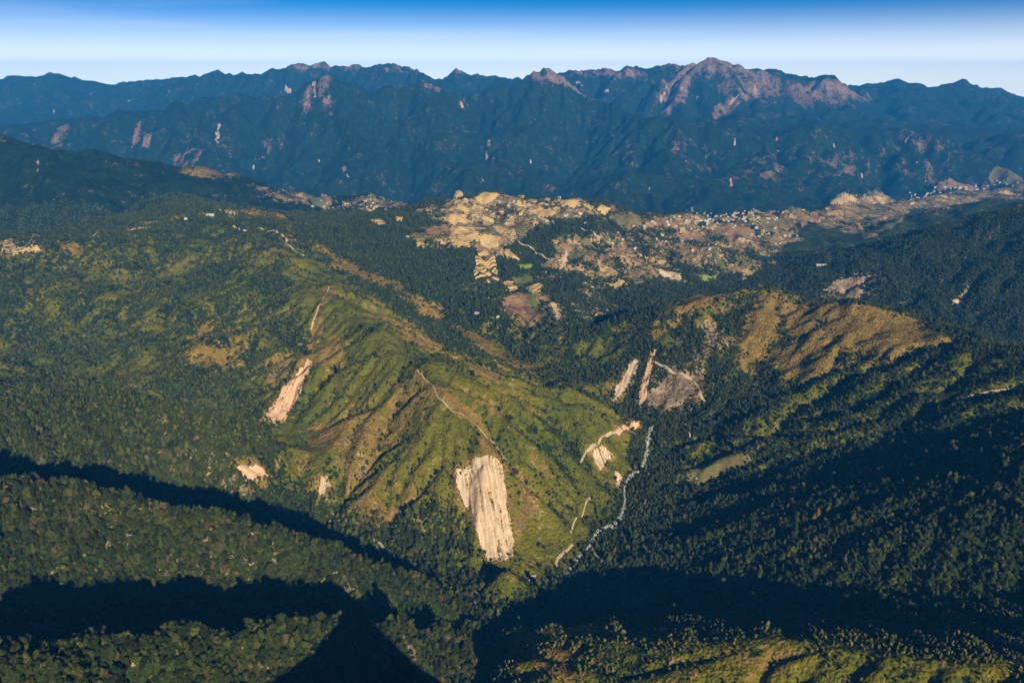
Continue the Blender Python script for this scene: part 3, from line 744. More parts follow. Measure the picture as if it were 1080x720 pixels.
def pxpoly(pts): return cast([p[0] for p in pts], [p[1] for p in pts])
SLIDES = [
 ('large pale landslide scar on the central grassy ridge', M_SLIDE, 2.6, [(497, 484), (511, 480), (524, 483), (531, 492), (533, 508), (535, 525), (539, 545), (542, 568), (541, 586), (530, 592), (514, 592), (508, 576), (501, 555), (492, 534), (482, 514), (479, 496), (486, 494), (495, 491)]),
 ('long slanting bare landslide on the left hillside beside the green ridge', M_SLIDE_P, 2.8, [(322, 378), (329, 377), (330, 387), (322, 400), (316, 415), (309, 428), (300, 444), (290, 447), (276, 444), (282, 434), (292, 420), (303, 404), (313, 389)]),
 ('steep grey debris chute left of its pair under the hill track', M_SLIDE_G, 3.0, [(672, 377), (676, 380), (670, 395), (660, 412), (650, 424), (643, 425), (648, 411), (658, 396), (664, 383)]),
 ('narrow pinkish debris chute right of its pair under the hill track', M_SLIDE_P, 3.0, [(687, 366), (692, 368), (688, 385), (684, 405), (680, 425), (676, 434), (672, 433), (674, 412), (680, 392), (685, 376)]),
 ('small fan of bare earth below the pale road bend', M_SLIDE, 2.2, [(621, 477), (634, 469), (642, 475), (648, 482), (641, 484), (638, 489), (633, 496), (628, 488)]),
 ('ochre bank collapse beside the left stream', M_SLIDE_P, 2.4, [(248, 492), (256, 490), (262, 493), (270, 488), (277, 491), (280, 498), (286, 503), (276, 507), (268, 502), (262, 508), (254, 504), (256, 498)]),
 ('bare bank patch above the stream bend', M_SLIDE, 2.0, [(648, 496), (654, 500), (660, 503), (656, 510), (653, 518), (649, 508)]),
 ('ochre bank beside the road left of the stream', M_SLIDE_P, 2.2, [(650, 456), (662, 449), (670, 442), (676, 446), (672, 451), (662, 454), (655, 459)]),
 ('reddish landslide on the far dark hillside', M_SLIDE_G, 5.0, [(1030, 300), (1034, 299), (1020, 312), (1006, 322), (1002, 324), (1004, 317), (1018, 308)]),
 ('pale rocky bank at the foot of the wooded spur', M_SLIDE_G, 2.4, [(336, 508), (345, 500), (350, 512), (342, 522), (335, 520)]),
 ('pale scree between the fields below the plateau', M_SLIDE_G, 5.0, [(597, 262), (600, 266), (597, 284), (592, 286), (592, 274)]),
 ('pinkish bare gully below the terraced plateau', M_SLIDE_G, 4.0, [(580, 316), (584, 316), (592, 334), (597, 340), (586, 338)]),
 ('pale eroded patch on the village slope', M_SLIDE_G, 6.0, [(694, 288), (706, 285), (722, 292), (718, 298), (700, 296)]),
]
RIM = []
SLIDE_PLAN = [pxpoly(s_[3]) for s_ in SLIDES]
for (lab, m_, st, pp), pw in zip(SLIDES, SLIDE_PLAN):
    pl = pw[:, :2]; lo_, hi_ = pl.min(0) - 20, pl.max(0) + 20
    i0, i1 = np.searchsorted(xs, [lo_[0], hi_[0]]); j0, j1 = np.searchsorted(ys, [lo_[1], hi_[1]])
    if i1 - i0 < 3 or j1 - j0 < 3: continue
    sx_, sy_ = GX[j0:j1, i0:i1], GY[j0:j1, i0:i1]
    d_ = segdist(sx_, sy_, np.vstack([pl, pl[:1]])); d_ = np.where(pip(sx_, sy_, pl), d_, -d_)
    GZ[j0:j1, i0:i1] -= (7.0 if st < 2.65 else 4.0) * sstep(-3, 16, d_)
    RIM.append((slice(j0, j1), slice(i0, i1), 0.62 * sstep(-22, -2, d_)))
dzy, dzx = np.gradient(GZ, ys, xs)
GN_ = np.stack([-dzx, -dzy, np.ones_like(GZ)], -1); GN_ /= np.linalg.norm(GN_, axis=-1, keepdims=True)
CV = np.stack(cover(GX, GY, GZ), -1)
for a_, b_, w_ in RIM: CV[a_, b_, 0] = np.maximum(CV[a_, b_, 0], w_)     # trampled dry rim round each slide
RG = near_region(GX, GY)
print('cover', round(time.time() - T0, 1))
ny_, nx_ = GX.shape
idx = np.arange(ny_ * nx_).reshape(ny_, nx_)
Q = np.stack([idx[:-1, :-1], idx[:-1, 1:], idx[1:, 1:], idx[1:, :-1]], -1).reshape(-1, 4)
keep = (np.abs(GX) < 0.80 * GY + 650)
Q = Q[keep.ravel()[Q].all(1)]
QR = RG.ravel()[Q[:, 0]]
co_all = np.stack([GX, GY, GZ], -1).reshape(-1, 3)
for k, name in enumerate(REG):
    q = Q[QR == k]
    if not len(q): continue
    used, inv = np.unique(q, return_inverse=True)
    me = mesh_grid(name, co_all[used], inv.reshape(-1, 4), GN_.reshape(-1, 3)[used])
    at = me.color_attributes.new('cover', 'FLOAT_COLOR', 'POINT')
    at.data.foreach_set('color', CV.reshape(-1, 4)[used].astype(np.float32).ravel())
    link(name, me, M_CONIFER if name in ('mountain_range', 'gorge', 'hazy_hills') else M_LAND, kind='structure')
print('tris', len(Q) * 2, 'zmin', co_all[np.unique(Q), 2].min())
ZLOW = float(co_all[np.unique(Q), 2].min()) - 25
gme = bpy.data.meshes.new('lowland')
R_ = 23500
gme.from_pydata([(-R_, -R_, ZLOW), (R_, -R_, ZLOW), (R_, R_, ZLOW), (-R_, R_, ZLOW)], [], [(0, 1, 2, 3)])
link('lowland', gme, M_GROUND, kind='structure')

# ------------------------------------------------------------------ draped surfaces
def densify(p, step):
    out = []
    for a, b in zip(p[:-1], p[1:]):
        n = max(1, int(np.hypot(*(b - a)[:2]) / step))
        for k in range(n): out.append(a + (b - a) * k / n)
    out.append(p[-1])
    return np.array(out)

def drape(name, poly, material, step, lift=1.0, rough=0.6, jag=1.0, minlift=0.3, dig=0.0, parent=None, **props):
    """a patch of ground cover: the plan outline is gridded, laid on the relief and given its own thickness and roughness"""
    poly = np.asarray(poly, float)[:, :2]
    c = poly.mean(0)
    gz = np.argsort(ground(poly[:, 0], poly[:, 1]))
    dn = poly[gz[:3]].mean(0) - poly[gz[-3:]].mean(0); dn = dn / (np.hypot(*dn) or 1); ac = np.array([-dn[1], dn[0]])
    lo, hi = poly.min(0) - step, poly.max(0) + step
    n0 = int((hi[0] - lo[0]) / step) + 2; n1 = int((hi[1] - lo[1]) / step) + 2
    X, Y = np.meshgrid(lo[0] + np.arange(n0) * step, lo[1] + np.arange(n1) * step)
    sd = segdist(X, Y, np.vstack([poly, poly[:1]]))
    sd = np.where(pip(X, Y, poly), sd, -sd) + jag * step * (1.3 * fbm(X, Y, step * 7, 3, 0.6, 3.3) + 1.5 * fbm(X, Y, step * 20, 2, 0.5, 8.3))
    ins = sd > 0
    qi = np.arange(X.size).reshape(X.shape)
    q = np.stack([qi[:-1, :-1], qi[:-1, 1:], qi[1:, 1:], qi[1:, :-1]], -1).reshape(-1, 4)
    q = q[ins.ravel()[q].sum(1) >= 3]
    if not len(q): return None
    gy_, gx_ = np.gradient(sd, step); gm = np.hypot(gx_, gy_) + 1e-6
    pull = np.where(sd < 0, np.clip(-sd, 0, step * 1.2), 0)
    X = X + gx_ / gm * pull; Y = Y + gy_ / gm * pull
    X = X + step * 0.3 * fbm(X, Y, step * 1.7, 1, 0.5, 9.0); Y = Y + step * 0.3 * fbm(X, Y, step * 1.7, 1, 0.5, 4.0)
    s = X * ac[0] + Y * ac[1]; t = X * dn[0] + Y * dn[1]
    up = minlift + (lift - minlift) * sstep(0, step * 3, sd)
    Z = ground(X, Y) + up + rough * (fbm(s, t * 0.12, step * 3.0, 3, 0.6, 2.0) + 1.2 * fbm(s, t * 0.12, step * 9.0, 2, 0.6, 5.0) + 0.5 * fbm(X, Y, step * 2.2, 2, 0.5, 7.0)) * sstep(0, step * 2, sd)
    used, inv = np.unique(q, return_inverse=True)
    me = mesh_grid(name, np.stack([X, Y, Z], -1).reshape(-1, 3)[used], inv.reshape(-1, 4))
    uv = me.uv_layers.new(name='slope')
    vi = np.empty(len(me.loops), np.int32); me.loops.foreach_get('vertex_index', vi)
    st = np.stack([s, t], -1).reshape(-1, 2)[used][vi]
    uv.data.foreach_set('uv', st.astype(np.float32).ravel())
    return link(name, me, material, parent, **props)

def ribbon(name, pxl, width, material, lift=0.7, wob=0.15, step=6.0, pts=None, **props):
    p = densify(cast([q[0] for q in pxl], [q[1] for q in pxl]) if pts is None else pts, step)[:, :2]
    for _ in range(3):
        p[1:-1] = (p[:-2] + 2 * p[1:-1] + p[2:]) / 4
    t = np.gradient(p, axis=0); t /= np.linalg.norm(t, axis=1, keepdims=True) + 1e-9
    nrm = np.stack([-t[:, 1], t[:, 0]], 1)
    k = np.arange(len(p))
    w = width * 0.5 * (1 + wob * 2 * fbm(k * 1.0, k * 0 + width, 5.0, 3, 0.6, 1.0))
    cols = np.linspace(-1, 1, 5)
    V = p[:, None] + nrm[:, None] * (w[:, None] * cols[None])[..., None]
    Z = ground(V[..., 0], V[..., 1]) + lift * (1 - 0.5 * np.abs(cols)[None])
    co = np.concatenate([V, Z[..., None]], -1).reshape(-1, 3)
    qi = np.arange(len(p) * 5).reshape(-1, 5)
    q = np.stack([qi[:-1, :-1], qi[1:, :-1], qi[1:, 1:], qi[:-1, 1:]], -1).reshape(-1, 4)
    me = mesh_grid(name, co, q)
    o = link(name, me, material, **props)
    return p

NOTREE = []        # plan polygons / lines kept free of trees

for (lab, m_, st, pp), pw in zip(SLIDES, SLIDE_PLAN):
    drape('landslide_scar', pw, m_, st * 0.8, 1.3, 2.4, 1.5, kind='structure', label=lab)
    c2 = pw[:, :2].mean(0); NOTREE.append(c2 + (pw[:, :2] - c2) * 0.86)
# pale landslides and rock chutes on the far mountain wall
FAR = [(332, 96, 3, 16, -8), (346, 92, 3, 18, -12), (302, 92, 2, 8, -30), (57, 116, 3, 6, 0), (136, 106, 6, 3, 0), (230, 138, 6, 12, 10), (364, 180, 5, 9, -25), (516, 155, 3, 9, -10), (513, 165, 2, 8, -5), (509, 190, 3, 7, 0), (335, 165, 2, 6, -10), (268, 175, 3, 8, 10),
       (812, 125, 1.6, 30, -14), (771, 192, 4, 7, -15), (775, 150, 2, 7, 5), (806, 165, 2, 8, 5), (685, 197, 2, 10, 5), (560, 170, 3, 5, 0), (605, 166, 5, 4, 0), (955, 150, 3, 10, 20), (970, 178, 2, 8, -20), (909, 189, 2.4, 5, 0), (888, 186, 2, 5, 0), (880, 150, 2, 6, 0), (730, 218, 4, 6, 20),
       (40, 178, 3, 8, 0), (700, 100, 4, 14, 25), (718, 97, 3, 12, 20), (735, 105, 3, 5, 0), (772, 108, 3, 14, 45), (796, 96, 5, 10, 10), (455, 90, 2.4, 11, -35), (640, 97, 14, 2.4, 20), (610, 88, 16, 3, 20), (487, 112, 2, 5, -20), (985, 198, 5, 7, 0), (976, 198, 3, 7, 0), (743, 222, 2, 4, 0), (820, 152, 2, 9, -10)]
for (u, v, w, h, a) in FAR:
    an = math.radians(a); poly = []
    for k in range(14):
        t = 2 * math.pi * k / 14; r = 0.75 * (1 + 0.5 * rnd.uniform(-1, 1))
        x = 0.62 * w * math.cos(t) * r * (0.7 + 0.3 * math.sin(t)); y = h * math.sin(t) * r
        poly.append((u + x * math.cos(an) - y * math.sin(an), v + x * math.sin(an) + y * math.cos(an)))
    pw = pxpoly(poly)
    if pw[:, 1].max() - pw[:, 1].min() > 2500: 
        c_ = cast(u, v)[0]; pw = c_[None] + (pw - c_[None]) * np.clip(900 / np.maximum(np.abs(pw - c_[None]).max(), 1), 0, 1)
    drape('rock_chute', pw, M_SLIDE_F, max(9, pw[:, 1].mean() / 900), 5, 4, 2.2, 2, kind='structure', label='pale bare chute on the far mountain wall')

# streams with gravel beds
RIV = [('river', [(556, 612), (575, 614), (598, 606), (604, 596), (609, 590), (618, 580), (625, 573), (628, 563), (638, 557), (650, 553), (656, 542), (660, 528), (658, 514), (664, 503), (677, 495), (682, 480), (683, 466), (687, 450)], 10),
       ('river', [(500, 640), (503, 622), (508, 606), (516, 598)], 8), ('river', [(398, 574), (408, 580), (416, 588)], 9)]
BPOS = []
for k, (nm, pp, w) in enumerate(RIV):
    p = ribbon('gravel_bed', pp, w, M_GRAVEL, 0.8, 1.1, kind='structure', label='grey gravel bed of the stream')
    pc = np.concatenate([p, p[:, :1] * 0], 1)
    ribbon('stream', None, w * 0.34, M_WATER, 1.35, 1.0, pts=pc, kind='structure', label='white water of the mountain stream')
    NOTREE.append(('line', p, w * 0.5))
    for q in densify(p, 0.55):
        for _ in range(1):
            BPOS.append((q[0] + rnd.gauss(0, w * 0.22), q[1] + rnd.gauss(0, w * 0.22), rnd.choice([0.5, 0.7, 0.9, 1.2, 1.6])))
bv, bf = [], []
ICO = bmesh.new(); bmesh.ops.create_icosphere(ICO, subdivisions=1, radius=1)
icv = np.array([v.co[:] for v in ICO.verts]); icf = np.array([[v.index for v in f.verts] for f in ICO.faces]); ICO.free()
for (x, y, r) in BPOS:
    v = icv * r * (1 + 0.25 * rng.standard_normal((len(icv), 1))) * np.array([rnd.uniform(0.8, 1.3), rnd.uniform(0.8, 1.3), 0.75]) + np.array([x, y, float(ground(x, y)) + 0.9 + r * 0.3])
    bf.append(icf + len(bv) * 12); bv.append(v)
me = mesh_grid('boulders', np.concatenate(bv), np.concatenate(bf))
me.shade_flat()
link('boulders', me, M_BOULDER, kind='stuff', label='pale boulders strewn along the stream beds', category='rocks')

# roads and tracks
ROADS = [
 ('pale bare track running along the left crest', [(2, 262), (30, 258), (62, 250), (78, 252), (100, 248), (122, 245), (140, 242), (160, 241), (178, 243), (196, 241)], 9),
 ('zigzag dirt track on the crest above the green hillside', [(246, 238), (252, 242), (262, 244), (292, 244), (298, 248), (303, 254), (300, 258), (310, 264), (322, 270), (330, 274)], 11),
 ('concrete road bend above the small bare fan', [(612, 488), (614, 482), (620, 476), (627, 469), (634, 462), (640, 458), (650, 456), (660, 454), (670, 449), (675, 444)], 9),
 ('narrow hill road curving to the debris dump', [(686, 382), (697, 385), (706, 390), (718, 394), (730, 400), (737, 408), (738, 416), (744, 424)], 10),
 ('short white track segment above the stream bend', [(724, 440), (723, 448), (726, 455), (728, 461)], 6),
 ('slanting track falling towards the confluence', [(622, 524), (617, 534), (610, 545), (604, 554), (602, 562)], 6),
 ('curved track just above the confluence', [(586, 598), (587, 590), (594, 583), (602, 577), (604, 574)], 9),
 ('track crossing the stream at the confluence', [(552, 610), (560, 607), (568, 608), (576, 614), (584, 612), (590, 606)], 10),
 ('track piece on the right bank of the stream', [(624, 572), (627, 582), (632, 590)], 8),
 ('pale scar track on the wooded right bank', [(655, 592), (656, 602), (660, 610)], 9),
 ('farm road descending the terraced plateau', [(500, 240), (516, 240), (530, 246), (548, 256), (565, 266), (580, 274)], 9),
 ('farm road along the plateau crest', [(450, 222), (480, 216), (510, 213), (540, 214), (570, 214), (600, 212)], 10),
 ('field road on the village slope', [(612, 240), (630, 250), (645, 258), (660, 272)], 10),
 ('village street along the slope edge', [(690, 236), (720, 236), (750, 234), (780, 232), (810, 226)], 12),
 ('thin dirt road on the right slope', [(1078, 408), (1050, 412), (1030, 416), (1010, 424)], 5),
 ('footpath along the ridge spur above the left landslide', [(347, 302), (340, 318), (333, 332), (328, 348)], 5),
 ('bare footpath on the central crest', [(440, 390), (455, 405), (462, 420), (475, 432), (500, 446), (514, 462), (530, 480), (545, 500), (554, 520)], 3.2),
]
for lab, pp, w in ROADS:
    pw = cast([q[0] for q in pp], [q[1] for q in pp])
    w *= 0.72
    p = ribbon('road' if 'road' in lab or 'street' in lab else 'track', pp, w, M_ROAD, 0.9, 0.3, pts=pw, kind='structure', label=lab)
    NOTREE.append(('line', p, w * 0.8))

# fields
FLD = [
 ('straw', [(500, 212), (540, 205), (555, 207), (520, 213)]), ('straw', [(470, 222), (500, 216), (520, 219), (495, 226)]), ('straw', [(450, 228), (490, 226), (500, 236), (478, 238)]), ('straw', [(545, 222), (570, 217), (590, 224), (560, 228)]),
 ('straw', [(590, 212), (612, 212), (606, 221), (590, 220)]), ('straw', [(475, 242), (500, 238), (506, 252), (480, 264), (472, 254)]), ('straw', [(505, 246), (528, 250), (525, 262), (508, 260)]), ('straw', [(528, 262), (540, 266), (552, 274), (535, 274), (524, 268)]),
 ('soil', [(440, 238), (470, 236), (476, 242), (452, 247)]), ('straw', [(388, 230), (404, 231), (410, 238), (398, 238)]), ('straw', [(416, 230), (427, 228), (426, 234), (418, 234)]), ('straw', [(432, 250), (452, 250), (448, 262), (440, 262)]),
 ('soil', [(528, 318), (552, 308), (572, 334), (566, 338), (546, 332)]), ('green', [(540, 292), (560, 288), (566, 298), (548, 304)]), ('lime', [(546, 278), (562, 277), (564, 283), (548, 286)]), ('straw', [(530, 296), (540, 298), (548, 305), (538, 307)]), ('straw', [(553, 304), (574, 300), (572, 306), (560, 311)]), ('green', [(552, 312), (562, 310), (572, 326), (566, 328)]),
 ('soil', [(688, 232), (720, 230), (716, 238), (690, 240)]), ('olive', [(640, 226), (680, 230), (676, 242), (650, 238)]), ('olive', [(600, 244), (622, 252), (630, 262), (606, 254)]), ('straw', [(628, 272), (640, 280), (653, 288), (640, 290), (632, 282)]), ('soil', [(646, 258), (656, 266), (662, 273), (650, 268)]), ('green', [(748, 262), (756, 262), (768, 284), (760, 285)]), ('lime', [(738, 296), (752, 291), (760, 287), (756, 294), (744, 298)]), ('straw', [(778, 284), (800, 284), (796, 292), (782, 296)]), ('olive', [(716, 258), (722, 256), (724, 268), (717, 268)]),
 ('soil', [(760, 240), (790, 238), (800, 252), (770, 256)]), ('olive', [(800, 232), (830, 226), (836, 238), (810, 246)]), ('green', [(902, 246), (930, 240), (960, 232), (940, 242), (910, 250)]), ('soil', [(908, 248), (926, 246), (926, 250), (912, 252)]), ('green', [(325, 206), (345, 208), (350, 218), (330, 217)]), ('soil', [(338, 203), (345, 206), (350, 217), (340, 214)]), ('green', [(388, 208), (398, 206), (406, 210), (396, 213)]), ('straw', [(8, 262), (40, 258), (48, 264), (12, 270)]),
 ('olive', [(722, 496), (735, 488), (760, 481), (782, 477), (794, 483), (786, 491), (768, 496), (750, 505), (732, 513), (724, 508)]), ('green', [(730, 498), (748, 489), (770, 484), (780, 486), (764, 493), (746, 502), (734, 508)]), ('straw', [(870, 212), (905, 208), (900, 214), (872, 218)]), ('soil', [(980, 196), (1040, 190), (1046, 198), (990, 204)]), ('olive', [(1040, 186), (1080, 182), (1080, 194), (1048, 196)]), ('straw', [(478, 204), (490, 206), (484, 212), (468, 212)]),
 ('soil', [(840, 228), (862, 222), (866, 232), (846, 240)]), ('straw', [(632, 218), (650, 222), (640, 226), (628, 222)]), ('soil', [(705, 243), (738, 243), (742, 254), (712, 254)]), ('straw', [(640, 300), (656, 294), (664, 300), (650, 306)]),
]
ADJ = {'straw': 'pale straw coloured', 'soil': 'brown bare', 'green': 'green', 'lime': 'bright lime green', 'olive': 'olive brown'}
for kind, pp in FLD:
    pw = pxpoly(pp)
    c_ = np.median(pw, 0)
    d_ = pw - c_; r_ = np.hypot(d_[:, 0], d_[:, 1]); lim = 3.0 * np.median(r_) + 20
    pw = c_ + d_ * np.minimum(1, lim / np.maximum(r_, 1))[:, None]
    drape('field', pw, FIELDM[kind], max(3.0, c_[1] / 520), 1.6, 0.4, 0.5, 0.5, kind='structure', label=ADJ[kind] + ' farm field on the hillside')
    c2 = pw[:, :2].mean(0); NOTREE.append(c2 + (pw[:, :2] - c2) * 0.84)
# stepped terraces
for lab, (ua, ub), (va, vb), nst, sh in [('ladder of narrow straw terraces below the plateau farm', (503, 527), (266, 296), 9, -3), ('short flight of straw terraces in the hollow', (533, 545), (296, 307), 5, 6)]:
    root = link('terraced_field', None, label=lab, category='terraces')
    first = True
    for k in range(nst):
        t = k / (nst - 1); v = va + (vb - va) * t
        ja, jb = rnd.uniform(-2.5, 2.5), rnd.uniform(-5, 1.5)
        a, b = cast([ua + sh * t + ja, ub + sh * t * 0.2 + jb], [v, v + 0.6])
        if first: root.location = a; first = False
        L = (a + b) / 2; d = b - a; d[2] = 0
        yv = v + (vb - va) / (nst - 1) * 0.62
        a2, b2 = cast([ua + sh * t + ja, ub + sh * t * 0.2 + jb], [yv, yv + 0.6])
        ztop = max(a[2], b[2], float(L[2])) + 1.2
        n_seg = 10; vv = []; ff = []
        for s_ in range(n_seg + 1):
            f = s_ / n_seg
            p0 = a + (b - a) * f; p1 = a2 + (b2 - a2) * f
            w1 = 2.2 * math.sin(f * 4 + k * 2.1)
            zt = float(ground(p0[0], p0[1])) + 1.4; zb = float(ground(p1[0], p1[1])) - 1.0
            vv += [(p0[0], p0[1] + w1, zt), (p1[0], p1[1] + w1, zt), (p1[0], p1[1] - 1.5 + w1, min(zb, zt - 1.5))]
        for s_ in range(n_seg):
            i0 = s_ * 3
            ff += [(i0, i0 + 1, i0 + 4, i0 + 3), (i0 + 1, i0 + 2, i0 + 5, i0 + 4)]
        me = bpy.data.meshes.new('terrace'); me.from_pydata([(x - root.location[0], y - root.location[1], z - root.location[2]) for x, y, z in vv], [], ff); me.update()
        link('terrace', me, FIELDM['straw'], root)
    NOTREE.append(cast([ua - 3, ub + 3, ub + 3, ua - 3], [va - 2, va - 2, vb + 3, vb + 3])[:, :2])

# ------------------------------------------------------------------ houses
def house_meshes(L, W, H, R):
    w = bpy.data.meshes.new('wall')
    a, b = L / 2, W / 2
    w.from_pydata([(-a, -b, -3), (a, -b, -3), (a, b, -3), (-a, b, -3), (-a, -b, H), (a, -b, H), (a, b, H), (-a, b, H), (-a, 0, H + R * .93), (a, 0, H + R * .93)], [], [(0, 1, 5, 4), (1, 2, 6, 9, 5), (2, 3, 7, 6), (3, 0, 4, 8, 7)])
    r = bpy.data.meshes.new('roof')
    o = 0.6; t = 0.35
    pr = [(-b - o, H - R * o / b), (0, H + R), (b + o, H - R * o / b), (b + o, H - R * o / b + t), (0, H + R + t), (-b - o, H - R * o / b + t)]
    vv = [(-a - o, y, z) for y, z in pr] + [(a + o, y, z) for y, z in pr]
    ff = [(k, (k + 1) % 6, 6 + (k + 1) % 6, 6 + k) for k in range(6)] + [tuple(range(5, -1, -1)), tuple(range(6, 12))]
    r.from_pydata(vv, [], ff)
    d = bpy.data.meshes.new('door')
    d.from_pydata([(-0.7 + q * 1.4, -b - 0.06, z) for q, z in ((0, -0.2), (1, -0.2), (1, 2.1), (0, 2.1))], [], [(0, 1, 2, 3)])
    n = bpy.data.meshes.new('window')
    n.from_pydata([(q, -b - 0.06, z) for q, z in ((-L * .07, 1.0), (L * .07, 1.0), (L * .07, 2.2), (-L * .07, 2.2))], [], [(0, 1, 2, 3)])
    return w, r, d, n
M_DARK = simple('dark_opening', (0.03, 0.03, 0.035), (0.05, 0.05, 0.05), 1.0)
HM = []
for (L, W, H, R) in [(13, 9, 4, 2.2), (18, 10, 6, 2.4), (30, 11, 4.5, 2.0), (10, 8, 6.5, 1.6)]:
    for rm in range(3):
        w, r, d, n = house_meshes(L, W, H, R)
        w.materials.append(M_PLASTER); r.materials.append(M_ROOFS[rm]); d.materials.append(M_DARK); n.materials.append(M_DARK)
        HM.append((w, r, d, n))
def nth(i):
    if i == 0: return 'leftmost'
    w = i + 1
    return '%d%s from left' % (w, 'th' if 10 < w % 100 < 14 else {1: 'st', 2: 'nd', 3: 'rd'}.get(w % 10, 'th'))
TO_RANK = {}
def rank_labels():
    for phrase, L in TO_RANK.items():
        L.sort(key=lambda t: t[0])
        for i, (_, o) in enumerate(L):
            o['label'] = phrase if len(L) == 1 else '%s of %s' % (nth(i), phrase)
    TO_RANK.clear()
def house(u, v, k, rm, label, group, sc=1.0, rz=None):
    p = cast(u, v)[0]
    root = link('farmhouse', None, label=label, category='house', group=group)
    root.location = (p[0], p[1], p[2] + 0.6); root.rotation_euler = (0, 0, rnd.uniform(-0.6, 0.6) if rz is None else rz)
    sc *= 0.88
    root.scale = (sc, sc, sc)
    if rz is None and group != 'single farmhouses':
        TO_RANK.setdefault('%s %s roofed %s %s' % ('large' if sc > 1.2 else 'small', ['pale', 'rust', 'blue'][rm], ['house', 'two-storey house', 'long shed', 'tall house'][k], label), []).append((u, root))
    w_, r_, d_, n_ = HM[k * 3 + rm]
    link('wall', w_, None, root); link('roof', r_, None, root); link('door', d_, None, root)
    for sx in (-1, 1): link('window', n_, None, root).location.x = sx * [13, 18, 30, 10][k] * 0.27
    NOTREE.append(('line', np.array([[p[0] - 5, p[1]], [p[0] + 5, p[1]]]), 14 * sc))
for (u, v, k, rm, lab, sc) in [
    (513, 256, 1, 0, 'white farmhouse in the middle of the terraced plateau', 1.3), (590, 210, 3, 0, 'tall white building on the plateau crest', 1.9), (503, 331, 1, 0, 'lone white house in the wooded hollow below the terraces', 1.0), (525, 334, 0, 1, 'rust roofed hut right of the white house in the hollow', 1.0),
    (222, 227, 2, 0, 'bright white shed on the left crest', 1.3), (196, 231, 0, 0, 'small white hut at the end of the left crest track', 1.2), (64, 249, 0, 0, 'small hut beside the crest track at far left', 1.1), (866, 281, 2, 0, 'long white greenhouse at the foot of the dark right hill', 2.0), (430, 250, 0, 0, 'white hut at the left edge of the plateau fields', 1.2), (617, 236, 1, 1, 'house at the right shoulder of the plateau', 1.2), (722, 298, 1, 0, 'white house on the valley floor beside the lime field', 1.2), (324, 237, 0, 0, 'white hut on the brown ridge top', 1.2), (735, 505, 0, 0, 'tiny white hut at the lower corner of the green clearing', 0.5)]:
    house(u, v, k, rm, lab, 'single farmhouses', sc)
for i in range(64):
    u = rnd.gauss(765, 38); v = 231 + (u - 765) * -0.05 + rnd.gauss(0, 4.5)
    house(u, v, rnd.choice([0, 0, 1, 3, 2]), rnd.choice([0, 0, 0, 1, 2]), 'in the gorge edge village', 'village houses', rnd.uniform(0.9, 1.5))
for i in range(44):
    u = rnd.uniform(640, 850); v = 238 + (u - 740) * -0.06 + rnd.uniform(-10, 26)
    house(u, v, rnd.choice([0, 0, 1]), rnd.choice([0, 0, 1, 2]), 'among the village orchards', 'scattered orchard houses', rnd.uniform(0.8, 1.3))
for i in range(46):
    u = rnd.uniform(955, 1075); v = 208 - (u - 955) * 0.13 + rnd.gauss(0, 2.5)
    house(u, v, rnd.choice([1, 1, 3, 2]), rnd.choice([0, 0, 0, 1, 2]), 'in the distant valley town', 'valley town houses', rnd.uniform(1.0, 1.8))
for i in range(22):
    u = rnd.uniform(480, 620); v = 214 + abs(u - 540) * 0.04 + rnd.uniform(-2, 18)
    house(u, v, rnd.choice([0, 0, 1, 2]), rnd.choice([0, 0, 1, 2]), 'on the straw plateau', 'plateau farmhouses', rnd.uniform(0.8, 1.2))
for i in range(12):
    house(rnd.uniform(325, 420), rnd.uniform(211, 220), rnd.choice([0, 1]), rnd.choice([0, 1]), 'on the hazy farm slope', 'hazy slope houses', rnd.uniform(0.9, 1.4))
rank_labels()
print('features', round(time.time() - T0, 1))

